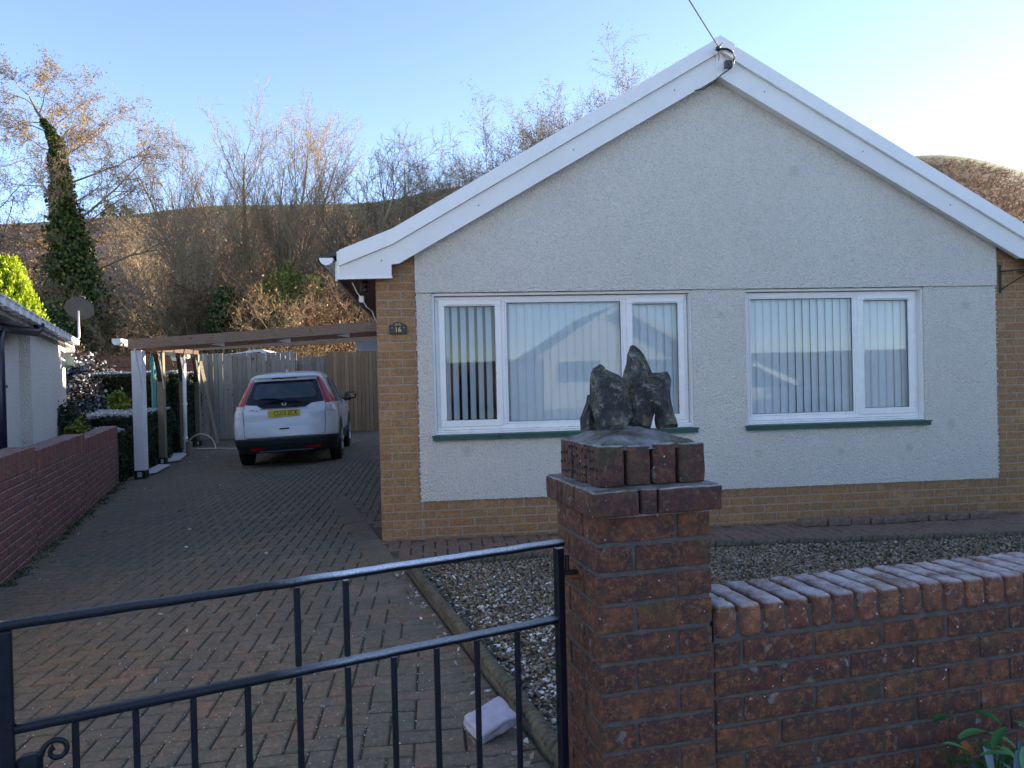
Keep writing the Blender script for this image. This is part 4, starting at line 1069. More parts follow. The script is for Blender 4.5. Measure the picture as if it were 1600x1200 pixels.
# ------------------------------------------------------------------ carport
cpt = thing('carport', 'weathered timber lean-to carport over the car beside the bungalow', 'carport', (0,0,0))
posts = [(-4.87,13.46),(-5.30,15.80),(-5.64,18.2),(-6.02,20.6)]
ptop = [2.00,2.06,2.12,2.18]
for i, (x, y) in enumerate(posts):
    g = gz(x); mb = MB(); w = .062 if i else .085
    mb.cbox(x-w, y-w, g+.14, x+w, y+w, ptop[i], .004); po = mb.build('post', M_whiteb if i == 0 else M_post, cpt)
    if i == 0: po['label'] = 'white clad front post'
    mb = MB(); mb.cbox(x-w-.004, y-w-.004, g-.02, x+w+.004, y+w+.004, g+.139, .004); pb = mb.build('post_shoe', M_black, po)
    mb = MB(); mb.cbox(x-w*.45, y-w-.010, g+.03, x+w*.45, y-w-.0045, g+.115, .002); mb.build('reflector', plain('pale_glass_block', (.35,.42,.42), .3), pb)
# plate along the posts, braces
mb = MB(); a = Vector((-4.84,13.36,2.0)); b = Vector((-6.08,20.9,2.08)); d = (b-a).normalized(); sx = Vector((.045,0,0))
def beam(mb, a, b, w, h, r=.5):
    a, b = Vector(a), Vector(b); d = (b-a).normalized(); s = d.cross(Vector((0,0,1))).normalized()*w/2; up = Vector((0,0,1))*h
    V = [a-s, a+s, b+s, b-s, a-s+up, a+s+up, b+s+up, b-s+up]; mb.add([tuple(v) for v in V], [(0,3,2,1),(4,5,6,7),(0,1,5,4),(1,2,6,5),(2,3,7,6),(3,0,4,7)], r)
beam(mb, (-4.86,13.42,2.005), (-6.06,20.8,2.185), .09, .10, .3); mb.build('wall_plate', M_dkwood, cpt)
for i in (0, 1, 2, 3):
    x, y = posts[i]; mb = MB(); q = (x+.13, y-.78) ; beam(mb, (x+.012+.0, y-.07, 1.48), (x+.115, y-.62, 2.0), .085, .10, .2)
    if i: mb.build('brace', M_dkwood, cpt)
    mb = MB(); mb.tube([(x+.075, y-.06, 1.35),(x+.14, y-.40, 1.72),(x+.20,y-.68,2.0)], .010, 5); mb.build('white_diagonal', M_whiteb, cpt)  # thin white diagonal beside the brace line
# cross beams rising to the house wall
def xbeam(y, zl, xr, zr, h, w=.05, mat=M_beam, name='beam', xl=None, r=.5):
    xl = xl if xl is not None else -4.95-(y-13.4)*.165
    mb = MB(); beam(mb, (xl, y, zl), (xr, y, zr), w, h, r); return mb.build(name, mat, cpt)
xbeam(13.34, 2.015, -.47, 2.27, .165, xl=-4.98)
xbeam(13.62, 1.975, -.47, 2.205, .13, r=.2)
for y in (15.6, 17.0, 18.4, 19.9, 21.2): xbeam(y, 2.10+(y-13.4)*.026, -.47, 2.30+(y-13.4)*.026, .07)
mb = MB(); mb.box(-.50,8.0,2.10,-.475,21.3,2.25); mb.build('ledger_board', M_beam, cpt)
mb = MB(); mb.cbox(-.62,13.26,2.18,-.475,13.32,2.42,.004); mb.build('beam_end', plain('orange_timber', (.26,.10,.05), .8, var=.3), cpt)
mb = MB(); mb.cbox(-1.28,13.66,1.92,-.48,13.70,2.10,.004); mb.build('packing_board', plain('pale_board', (.42,.42,.43), .7, var=.15), cpt)
# corrugated sheet over the beams
V = []; F = []; nx_ = 120; ya, yb2 = 13.30, 21.3
for i in range(nx_+1):
    t_ = i/nx_
    for j in range(2):
        y = (ya, yb2)[j]; xl = -5.02-(y-13.3)*.165; x = xl+t_*(-.48-xl); z = 2.185+(t_)*.255+.008*math.sin(t_*nx_*math.pi/3); V.append((x, y, z+(.0 if j == 0 else .20)))
for i in range(nx_): F.append((i*2, i*2+2, i*2+3, i*2+1))
mb = MB(); mb.add(V, F); mb.build('roof_sheet', M_sheet, cpt, smooth=True, fix=False)
mb = MB(); sec = [(-5.20,2.19),(-5.20,2.13),(-5.17,2.09),(-5.10,2.09),(-5.055,2.12),(-5.055,2.195),(-5.065,2.195),(-5.067,2.125),(-5.105,2.10),(-5.165,2.10),(-5.19,2.135),(-5.19,2.19)]
gm = MB(); gm.prism([(-5.20,2.195),(-5.20,2.13),(-5.17,2.09),(-5.10,2.09),(-5.055,2.12),(-5.055,2.195)], 13.24, 13.245); 
sh_ = Matrix.Identity(4); sh_[0][1] = -.165; sh_[0][3] = .165*13.24; gm.M = sh_; gm.prism(sec, 13.246, 21.3); gm.build('gutter', M_white, cpt)
mb = MB(); mb.tube([(-5.03,13.26,2.12),(-5.02,13.26,1.98),(-5.0,13.26,1.965)], .012, 6); mb.build('gutter_strap', M_fence2, cpt)
mb = MB(); mb.tube([(-5.80,18.1,2.06),(-5.78,18.1,1.99),(-5.55,17.95,1.98),(-5.50,17.9,1.90),(-5.47,17.75,-.15)], .04, 10); dp = mb.build('downpipe', M_white, cpt, smooth=True)
mb = MB(); mb.tube([(-5.485,17.83,.95),(-5.484,17.83,1.0)], .052, 10); mb.tube([(-5.474,17.77,.2),(-5.474,17.77,.25)], .052, 10); mb.build('pipe_clip', M_white, dp)
# white wedges stand in for bits of light between the beams
for (x, y, z) in ((-3.7,13.5,2.08),(-2.6,13.5,2.12),(-1.6,13.5,2.19)):
    mb = MB(); mb.prism([(x,z),(x+.22,z-.035),(x+.22,z+.045)], y-.02, y+.0); mb.build('wedge', M_whiteb, cpt)

# things lying about at the carport
def flatboard(label, pts, z=.03, mat=M_whiteb, name='white_board', cat='board'):
    mb = MB(); n = len(pts); V = [(x,y,gz(x)+z) for x,y in pts]+[(x,y,gz(x)+z+.02) for x,y in pts]
    mb.add(V, [tuple(range(n))[::-1], tuple(range(n,2*n))]+[(i,(i+1)%n,(i+1)%n+n,i+n) for i in range(n)]); o = mb.build(name, mat); tag(o, label, cat); return o
flatboard('white board lying on the ground beside the white carport post', [(-5.02,13.75),(-4.80,13.95),(-4.98,15.2),(-5.25,15.4)])
flatboard('smaller white board lying behind the second carport post', [(-5.35,15.9),(-5.12,16.2),(-5.50,18.1),(-5.85,17.7)])
t = MB(); t.lathe([(.07,-.2),(.07,.28),(.06,.29)], n=12); o = t.build('stump', M_post); o.location = (-5.35,17.6,gz(-5.35)+.02); tag(o, 'short wooden stump post standing beside the carport downpipe', 'stump')
mb = MB(); beam(mb, (-5.55,20.6,-.16), (-6.15,21.4,1.98), .09, .05); o = mb.build('leaning_plank', M_post); tag(o, 'thin timber plank leaning against the grey fence gate', 'plank')
pts = []
for i in range(34):
    a = math.pi*1.05*i/33; pts.append((-5.50+.33*math.cos(math.pi-a)*1.0, 19.0, gz(-5.4)+.02+.36*math.sin(a)))
pts += [(-5.1,18.9,-.13),(-4.7,18.7,-.13),(-4.2,18.9,-.12),(-3.9,19.3,-.10)]
pts = [(-4.95-.15,18.9,-.13),(-5.6,18.95,-.13)] + pts
mb = MB(); mb.tube(pts, .018, 8); o = mb.build('garden_hose', M_hose, smooth=True); tag(o, 'cream garden hose looped on the ground by the fence', 'hose')

# ------------------------------------------------------------------ fences
def board_fence(name, label, x0, x1, y, g, top, mat, bw_=.12, rails=True, cat='fence'):
    t = thing(name, label, cat, (0,0,0)); mb = MB(); x = x0
    while x < x1-.02:
        w = min(bw_, x1-x); h = top+random.uniform(-.012,.012); off = random.choice((0,.012)); mb.cbox(x+.004, y+off, g+.06, x+w-.003, y+.02+off, h, .003, random.random()); x += w
    mb.build('boards', mat, t)
    if rails:
        for z in (g+.35, (g+top)/2, top-.3): mb = MB(); mb.box(x0, y+.035, z, x1, y+.08, z+.09); mb.build('rail', mat, t)
        xx = x0
        while xx < x1+.1: mb = MB(); mb.box(xx-.05, y+.082, g-.2, xx+.05, y+.18, top-.02); mb.build('fence_post', mat, t); xx += 1.8
    return t
board_fence('grey_fence', 'tall weathered grey close-board fence behind the carport', -6.5, -3.72, 21.95, -.17, 2.24, M_fence, .13)
board_fence('brown_fence', 'browner close-board gate to the right of the car by the house wall', -2.85, -.47, 22.0, -.08, 2.22, M_fence2, .11)
board_fence('low_fence', 'short stretch of pale fencing between grey fence and brown gate', -3.70, -2.87, 22.1, -.1, 2.12, M_fence, .12)
t = thing('far_fence', 'red-brown lap fence at the back of the neighbour\'s garden', 'fence', (0,0,0)); mb = MB()
for i in range(14): z = .1+i*.155; mb.add([(-13,24.2,z),(-6.55,24.2,z),(-6.55,24.2,z+.17),(-13,24.2,z+.17),(-13,24.235,z),(-6.55,24.235,z),(-6.55,24.215,z+.17),(-13,24.215,z+.17)], [(0,1,2,3),(4,7,6,5),(0,4,5,1),(1,5,6,2),(2,6,7,3),(3,7,4,0)], random.random())
mb.build('boards', M_fence3, t); mb = MB()
mb.box(-13,24.17,2.2705,-6.55,24.26,2.31)
mb.build('capping', M_fence3, t)

# garden shed behind the fence
t = thing('garden_shed', 'garden shed with frosted shallow roof just above the grey fence', 'shed', (0,0,0))
mb = MB(); mb.box(-6.3,24,-.2,-4.2,26,2.0); mb.build('wall', M_fence, t)
mb = MB(); mb.prism([(-6.55,2.16),(-6.45,2.20),(-5.2,2.40),(-5.0,2.40),(-3.72,1.86),(-3.74,1.80),(-5.05,2.33),(-5.2,2.33),(-6.5,2.13)], 23.6, 26.3); mb.build('roof', plain('frosted_felt', (.55,.58,.62), .8, var=.15, scale=3), t)
mb = MB(); mb.prism([(-5.1,2.25),(-5.0,2.31),(-3.72,1.77),(-3.74,1.72)], 23.56, 23.598); mb.build('bargeboard', M_whiteb, t)

t = thing('washing_line_post', 'teal metal washing line post behind the white carport post', 'post', (-5.58,16.2,-.17))
mb = MB(); mb.tube([(0,0,0),(0,0,2.2)], .045, 10); mb.build('pole', M_teal, t, smooth=True); mb = MB(); mb.tube([(0,0,2.0),(0,0,2.1)], .06, 10); mb.build('collar', M_teal, t)

# ------------------------------------------------------------------ car
def make_car(label, texts=True, paint=M_paint):
    car = thing('parked_car', label, 'car')
    ZR = [.28,.40,.55,.72,.82,.95,1.02,1.10,1.25,1.40,1.50,1.55,1.58,1.62,1.66,1.68]
    RR = [.10,.03,.00,.03,.06,.075,.11,.17,.29,.40,.47,.46,.43,.50,.72,1.05]
    ZW = [.28,.40,.60,.80,.95,1.05,1.2,1.35,1.5,1.6,1.65,1.68]
    WW = [.84,.885,.905,.912,.90,.87,.805,.74,.675,.625,.55,.40]
    ZF = [.28,.5,.7,.85,.95,1.02,1.06,1.3,1.5,1.6,1.66,1.68]
    FF = [4.40,4.52,4.50,4.42,4.25,3.95,3.60,3.10,2.68,2.45,2.2,1.95]
    Rr, n = .42, 2.9
    r_ = lambda z: float(np.interp(z, ZR, RR)); w_ = lambda z: float(np.interp(z, ZW, WW)); f_ = lambda z: float(np.interp(z, ZF, FF))
    def ry(x, z):
        q = min(1, abs(x)/w_(z)); return r_(z)+Rr*(1-(1-q**n)**(1/n))
    def sx_(y, z):
        if y >= r_(z)+Rr: 
            return w_(z)
        q = max(0, min(1, (Rr-(y-r_(z)))/Rr)); return w_(z)*(1-q**n)**(1/n)
    def loft(z0, z1, nz, grow=0.0, cap=True):
        V = []; F = []; zs = np.linspace(z0, z1, nz); m = 0
        A = list(np.linspace(0, math.pi/2, 16))
        for z in zs:
            w, r0, f0 = w_(z)+grow, r_(z)-grow, f_(z)+grow; half = []
            for a in A: half.append((w*math.sin(a)**(2/n) if a else 0, r0+Rr*(1-max(0, math.cos(a))**(2/n))))
            Fr = .75
            ys = np.linspace(r0+Rr, max(r0+Rr+.1, f0-Fr), 14)[1:-1]; half += [(w, y) for y in ys]
            for a in A[::-1]: half.append((w*math.sin(a)**(2/2.4) if a else 0, f0-Fr*(1-max(0, math.cos(a))**(2/2.4))))
            ring = half + [(-x, y) for x, y in half[-2:0:-1]]; m = len(ring); V += [(x, y, z) for x, y in ring]
        for i in range(nz-1):
            for k in range(m): F.append((i*m+k, i*m+(k+1)%m, (i+1)*m+(k+1)%m, (i+1)*m+k))
        if cap: F.append(tuple(range(m))); F.append(tuple(range((nz-1)*m, nz*m)))
        mb = MB(); mb.add(V, F); return mb
    body = loft(.50, 1.68, 44).build('body', paint, car, smooth=True)
    loft(.26, .525, 8, .012).build('bumper', M_trim, car, smooth=True)
    def rp(name, rows, off, mat, nx=20, par=body, nz=6):
        V = []; F = []; zz = [a[0] for a in rows]; m = (len(rows)-1)*nz+1
        for i in range(m):
            s = i/nz; k = min(len(rows)-2, int(s)); f = s-k; a, b = rows[k], rows[k+1]; z = a[0]+(b[0]-a[0])*f; x0 = a[1]+(b[1]-a[1])*f; x1 = a[2]+(b[2]-a[2])*f
            for j in range(nx+1):
                x = x0+(x1-x0)*j/nx; V.append((x, ry(x, z)-off, z))
        for i in range(m-1):
            for j in range(nx): F.append((i*(nx+1)+j, i*(nx+1)+j+1, (i+1)*(nx+1)+j+1, (i+1)*(nx+1)+j))
        nV = len(V); V += [(x, y+off+.01, z) for x, y, z in V]; F += [tuple(i+nV for i in f[::-1]) for f in F]
        mb = MB(); mb.add(V, F); return mb.build(name, mat, par, smooth=True)
    gl = rp('rear_glass', [(1.035,-.36,.36),(1.055,-.40,.40),(1.10,-.47,.47),(1.115,-.68,.68),(1.2,-.655,.655),(1.35,-.60,.60),(1.49,-.555,.555),(1.515,-.53,.53)], .007, M_carglass)
    rp('window_opening', [(1.20,-.50,.50),(1.215,-.535,.535),(1.30,-.535,.535),(1.43,-.50,.50),(1.465,-.46,.46),(1.475,-.40,.40)], .012, M_carglass2, par=gl)
    mb = MB(); mb.tube([(-.02, ry(0,1.19)-.03, 1.175),(-.18, ry(.18,1.2)-.028, 1.205),(-.42, ry(.42,1.21)-.026, 1.205)], [.016,.011,.006], 6); mb.build('wiper', M_black, gl)
    rp('spoiler', [(1.515,-.53,.53),(1.535,-.55,.55),(1.56,-.56,.56),(1.60,-.54,.54)], .05, paint)
    rp('brake_lamp', [(1.545,-.22,.22),(1.565,-.22,.22)], .055, M_trim, nz=1)
    for s in (-1, 1):
        o = lambda a, b: (min(s*a, s*b), max(s*a, s*b))
        t1 = rp('tail_light', [(1.085,*o(.70,.885)),(1.16,*o(.675,.82)),(1.28,*o(.635,.745)),(1.40,*o(.595,.688)),(1.50,*o(.56,.640)),(1.555,*o(.55,.60))], .014, M_redlens, nx=10)
        rp('reversing_lens', [(.955,*o(.715,.893)),(1.085,*o(.70,.885))], .014, M_clearlens, nx=10, par=t1)
        rp('reflector', [(.315,*o(.36,.60)),(.36,*o(.36,.60))], .03, M_redlens, nx=10)
    # tailgate shut lines
    mb = MB()
    for s in (-1, 1):
        pts = [(s*x, ry(x, z)-.003, z) for x, z in ((.70,1.09),(.70,.95),(.695,.80),(.69,.65),(.68,.56),(.64,.535))]; mb.tube(pts, .0045, 4)
    mb.tube([(x, ry(x,.535)-.003, .535) for x in np.linspace(-.64,.64,16)], .005, 4); mb.build('shut_line', M_frame_dark, body)
    rp('chrome_strip', [(1.018,-.42,.42),(1.034,-.40,.40)], .016, M_chrome, nz=1)
    rp('tailgate_handle', [(.665,-.085,.085),(.69,-.085,.085)], .006, M_frame_dark, nz=1)
    rp('crease', [(.735,-.68,.68),(.742,-.68,.68)], .004, paint, nz=1)
    # skid strip and towing eyes
    mb = MB(); mb.tube([(x, ry(x,.29)-.02, .285) for x in np.linspace(-.45,.45,12)], .012, 6); mb.build('skid_strip', plain('grey_plastic', (.08,.085,.10), .5), body)
    # number plate
    pm = MB(); yp = r_(.94)-.022; pm.cbox(-.27,yp-.006,.885,.27,yp+.016,1.003,.003); pt = pm.build('number_plate', M_plate, body)
    if texts:
        text_mesh('CU15 ZCK', .108, 'plate_letters', M_text, pt, (.035, yp-.0065, .944), sx=.80, bold=.0012)
        mb = MB(); mb.box(-.262,yp-.008,.892,-.232,yp-.0065,.996); mb.build('plate_band', plain('band_gold', (.75,.60,.25), .5), pt)
        mb = MB(); mb.box(-.254,yp-.0095,.957,-.240,yp-.0082,.966); mb.box(-.254,yp-.0095,.925,-.240,yp-.0082,.932); mb.build('band_mark', M_text, pt)
        # emblem: upright H with flared tops inside a rounded frame
        ye = ry(0,1.085)-.018; mb = MB()
        for s in (-1, 1): mb.prism([(s*.012,1.062),(s*.026,1.062),(s*.040,1.112),(s*.022,1.112)], ye-.006, ye+.004)
        mb.prism([(-.017,1.080),(.017,1.080),(.018,1.092),(-.018,1.092)], ye-.006, ye+.004)
        fr_ = [(.046,1.118),(.034,1.052),(-.034,1.052),(-.046,1.118)]
        mb.tube([(x, ye, z) for x, z in fr_]+[(.046,ye,1.118)], .0035, 5); mb.build('emblem', M_chrome, body)
        text_mesh('CR-V', .062, 'badge', M_chrome, body, (-.53, ry(.53,1.01)-.004, 1.005), rot=(math.pi/2,0,R(-14)), sx=1.25, shear=.3, ext=.002)
    # side glass
    def sp(name, rows, off, mat, par=body, ny=18, s=1, nz=5):
        V = []; F = []; m = (len(rows)-1)*nz+1
        for i in range(m):
            q = i/nz; k = min(len(rows)-2, int(q)); f = q-k; a, b = rows[k], rows[k+1]; z = a[0]+(b[0]-a[0])*f; y0 = a[1]+(b[1]-a[1])*f; y1 = a[2]+(b[2]-a[2])*f
            for j in range(ny+1):
                y = y0+(y1-y0)*j/ny; V.append((s*(sx_(y, z)+off), y, z))
        for i in range(m-1):
            for j in range(ny): F.append((i*(ny+1)+j, i*(ny+1)+j+1, (i+1)*(ny+1)+j+1, (i+1)*(ny+1)+j))
        mb = MB(); mb.add(V, F); return mb.build(name, mat, par, smooth=True)
    for s in (-1, 1):
        g = sp('side_window', [(1.08,.92,3.05),(1.2,.80,2.75),(1.35,.90,2.50),(1.47,1.05,2.30),(1.54,1.25,2.15)], .006, M_carglass, s=s)
        sp('window_trim', [(1.065,.90,3.12),(1.08,.90,3.10)], .010, M_chrome, s=s, nz=1)
        mb = MB()
        for y in (1.45, 2.35): mb.tube([(s*(sx_(y, z)+.006), y+(z-1.05)*-.15, z) for z in (1.07,1.2,1.35,1.5)], .02, 4)
        mb.build('pillar_trim', M_black, g)
        mb = MB()
        for y in (1.55, 2.75): mb.cbox(s*.915-.012, y, .93, s*.915+.012, y+.17, .96, .005)
        mb.build('door_handle', paint, body)
        # wheel arches, sills
        for yc in (.93, 3.55):
            pts = []; V = []; F = []
            for i in range(21):
                a = math.pi*i/20
                for rr in (.0, .36, .43): V.append((s*(sx_(max(.3, yc+rr*math.cos(a)), max(.5,.36+rr*math.sin(a)))+.010), yc+rr*math.cos(a), .36+rr*math.sin(a)))
            for i in range(20):
                for k in range(2): F.append((i*3+k, i*3+k+1, i*3+k+4, i*3+k+3))
            mb = MB(); mb.add(V, F); mb.build('wheel_arch', M_trim, body, smooth=True)
            mb = MB(); R0 = .345; mb.lathe([(.20,-.105),(.29,-.11),(R0-.02,-.10),(R0,-.075),(R0,.075),(R0-.02,.10),(.29,.11),(.20,.105)], n=36, axis='x', c=(s*.80, yc, R0)); wh = mb.build('wheel', M_rubber, body, smooth=True)
            mb = MB(); mb.lathe([(.215,-.10),(.215,.10)], n=28, axis='x', c=(s*.80, yc, R0))
            for k in range(5):
                a = 2*math.pi*k/5+.3; mb.tube([(s*.912, yc, R0),(s*.912, yc+.2*math.cos(a), R0+.2*math.sin(a))], .022, 5)
            mb.build('rim', M_steel, wh)
        # mirror
        mb = MB(); rockbox(mb, s*1.0-.13, 3.02, 1.06, s*1.0+.13, 3.16, 1.22, rad=.06, amp=0, seg=.03, r=.5); mi = mb.build('wing_mirror', M_black, body, smooth=True)
        mb = MB(); mb.box(min(s*.86, s*1.0), 3.06, 1.03, max(s*.86, s*1.0), 3.14, 1.10); mb.build('mirror_arm', M_black, mi)
        mb = MB(); mb.box(s*1.0-.09, 3.010, 1.09, s*1.0+.09, 3.0185, 1.19); mb.build('mirror_glass', M_carglass, mi)
    mb = MB(); mb.prism([(-.012,1.675),(.012,1.675),(.004,1.725),(-.004,1.725)], .78, .90); mb.build('antenna', paint, body)
    rp('windscreen_edge', [(1.50,-.5,.5),(1.512,-.5,.5)], .009, M_black, nz=1)
    return car
car = make_car('white compact SUV with yellow rear plate parked under the carport')
car.location = (-2.545, 13.72, -.073); car.rotation_euler = (0, R(-1.9), R(2.9))

# ------------------------------------------------------------------ vegetation
def grow(segs, tips, p, d, L, r, lev, rng, P):
    """recursive branch; P: dict of per-level parameters"""
    n = P['n'][lev]; step = L/n; x, y, z = p; dx, dy, dz = d; rr = r
    kids = P['kids'][lev] if lev < len(P['kids']) else 0
    wob = P['wob'][lev]; up = P['up'][lev]
    where = []
    if kids:
        s0 = P['start'][lev]
        where = sorted(s0+(1-s0)*(k+rng.random())/kids for k in range(kids))
    wi = 0; r_end = r*P['taper'][lev]; side = rng.random()*6.28
    for i in range(n):
        dx += rng.gauss(0, wob); dy += rng.gauss(0, wob); dz += rng.gauss(0, wob)+up
        m = math.sqrt(dx*dx+dy*dy+dz*dz); dx /= m; dy /= m; dz /= m
        nx_, ny_, nz_ = x+dx*step, y+dy*step, z+dz*step
        r2 = r+(r_end-r)*(i+1)/n
        segs.append((x, y, z, nx_, ny_, nz_, rr, r2))
        while wi < len(where) and where[wi] <= (i+1)/n:
            t = where[wi]*n-i; t = max(0, min(1, t)); side += 2.4+rng.random()*.8
            ang = P['ang'][lev]*(.7+.6*rng.random())
            # perpendicular frame
            if abs(dz) < .9: ax, ay, az = -dy, dx, 0.0
            else: ax, ay, az = 0.0, -dz, dy
            am = math.sqrt(ax*ax+ay*ay+az*az); ax/=am; ay/=am; az/=am
            bx, by, bz = dy*az-dz*ay, dz*ax-dx*az, dx*ay-dy*ax
            cs, sn = math.cos(side), math.sin(side)
            px, py, pz = ax*cs+bx*sn, ay*cs+by*sn, az*cs+bz*sn
            ca, sa = math.cos(ang), math.sin(ang)
            nd = (dx*ca+px*sa, dy*ca+py*sa, dz*ca+pz*sa)
            l2 = L*P['len'][lev]*(.6+.6*rng.random())*(1-.45*where[wi])
            grow(segs, tips, (x+dx*step*t, y+dy*step*t, z+dz*step*t), nd, l2, max(P['rmin'], rr*P['rad'][lev]), lev+1, rng, P); wi += 1
        x, y, z, rr = nx_, ny_, nz_, r2
    tips.append((x, y, z))

def bare_tree(name, label, base, height, seed, P, rad, mat, group='bare winter trees behind the garden', lean=(0,0), leafn=0, leafmat=None, leafsize=.05, ivy=0, cat='tree', trunks=1):
    rng = random.Random(seed); t = thing(name, label, cat, base, 0, group)
    T = []; K = []; tips = []
    for q in range(trunks):
        segs = []; a = rng.random()*6.28; sp_ = .0 if trunks == 1 else .35
        grow(segs, tips, (sp_*math.cos(a), sp_*math.sin(a), -.3), (lean[0]+(0 if trunks == 1 else .22*math.cos(a)), lean[1]+(0 if trunks == 1 else .22*math.sin(a)), 1), height*(1 if q == 0 else .75+.2*rng.random()), rad, 0, rng, P)
        T += [s for s in segs if s[6] > rad*.22]; K += [s for s in segs if s[6] <= rad*.22]
    v, f, rn = sticks_arr(T, 6); npmesh('trunk', v, f, mat, t, rn, True)
    if not K: K = T[-4:]
    v, f, rn = sticks_arr(K, 3); npmesh('crown', v, f, mat, t, rn)
    if leafn:
        tp = np.array(tips); nrng = np.random.default_rng(seed); c = tp[nrng.integers(0, len(tp), leafn)]+nrng.normal(size=(leafn,3))*.18
        v, f, rn = leaves_arr(c, leafsize, nrng); npmesh('leaves', v, f, leafmat, t, rn)
    if ivy:
        nrng = np.random.default_rng(seed+1); TS = np.array([s for s in T if s[6] > rad*.3 and s[2] < height*ivy[1]]); w = TS[nrng.integers(0, len(TS), ivy[0])]
        q = nrng.random((ivy[0],1)); c = w[:,0:3]*(1-q)+w[:,3:6]*q; hh = np.clip(1-c[:,2:3]/(height*ivy[1]), .12, 1)
        dd = nrng.normal(size=(ivy[0],3)); dd[:,2] *= .6; c = c+dd*(.16+.42*hh)*ivy[2]
        v, f, rn = leaves_arr(c, .13, nrng, asp=.9); npmesh('ivy', v, f, M_ivy, t, rn)
    return t
P_up = dict(n=[14,9,7,5], kids=[26,13,8], wob=[.05,.08,.12,.16], up=[.02,.07,.06,.03], start=[.22,.18,.15,.1], ang=[.62,.6,.7,.7], len=[.46,.42,.45,.4], rad=[.42,.5,.55,.6], taper=[.15,.25,.35,.5], rmin=.0062)
P_wide = dict(n=[14,10,8,5], kids=[20,13,9], wob=[.06,.14,.2,.25], up=[.0,-.005,.0,-.02], start=[.3,.2,.15,.1], ang=[1.0,.75,.8,.8], len=[.56,.42,.42,.4], rad=[.38,.45,.5,.6], taper=[.2,.2,.35,.5], rmin=.006)
P_gnarl = dict(n=[12,9,7,5], kids=[17,12,9], wob=[.13,.2,.22,.2], up=[.02,.05,.08,.06], start=[.25,.2,.12,.1], ang=[.8,.75,.8,.7], len=[.55,.48,.42,.4], rad=[.5,.5,.55,.6], taper=[.2,.25,.35,.5], rmin=.0075)
def at(px_az, y): pass
def gr(x, y): return terr(x, y)-.1
def pos(px, Y_):   # helper gives world x of image column px at depth Y_, for the horizon row
    a = math.atan((px-800)/1200)+R(6); return math.tan(a)*Y_
TREES = [
 # name,label,px,Y,height,seed,P,rad,mat,kw
 ('bare_tree','slender pale bare tree, leftmost of the upright trees over the carport',312,33,11.2,3,P_up,.14,M_barkp,dict(trunks=3)),
 ('bare_tree','tall fan-shaped pale bare tree, highest of the upright trees over the carport',405,34,12.2,21,P_up,.18,M_barkp,dict(trunks=3,ivy=(5000,.42,.8))),
 ('bare_tree','narrow bare tree with an ivied lower trunk just right of the fan-shaped tree',450,33,11.5,8,P_up,.13,M_barkp,dict(trunks=2,ivy=(4000,.5,.6))),
 ('bare_tree','gnarled dark bare tree leaning above the left gutter end',508,31,9.8,14,P_gnarl,.16,M_bark,dict(lean=(-.1,0),trunks=2,ivy=(2500,.5,.7))),
 ('bare_tree','bare tree with a tall thin crown above the kick of the left roof edge',585,34,11.6,31,P_gnarl,.15,M_bark,dict(trunks=2)),
 ('bare_tree','smallest bushy bare tree rising behind the left roof slope',655,35,11.0,44,P_gnarl,.14,M_bark,dict(trunks=2)),
 ('bare_tree','thin grey bare tree between the ivy-clad tree and the upright trees',258,36,8.6,47,P_up,.10,M_bark,dict(trunks=2)),
 ('bare_tree','twiggy bare tree between the gnarled leaning tree and the ivied narrow tree',478,35,10.6,101,P_up,.12,M_bark,dict(trunks=2)),
 ('bare_tree','bare tree just right of the gnarled leaning tree with an ivied fork',545,33,9.8,103,P_gnarl,.13,M_barkd,dict(trunks=2,ivy=(2500,.6,.5))),
 ('bare_tree','short bare tree filling the gap above the lower left roof slope',620,33,9.0,105,P_up,.11,M_bark,dict(trunks=2)),
 ('bare_tree','slim pale bare tree between the leftmost upright tree and the fan-shaped tree',352,35,10.6,107,P_up,.11,M_barkp,dict(trunks=2)),
]
for (nm, lb, px, Y_, h, sd, P, rad, mt_, kw) in TREES:
    x = pos(px, Y_); bare_tree(nm, lb, (x, Y_, gr(x, Y_)), h, sd, P, rad, mt_, **kw)
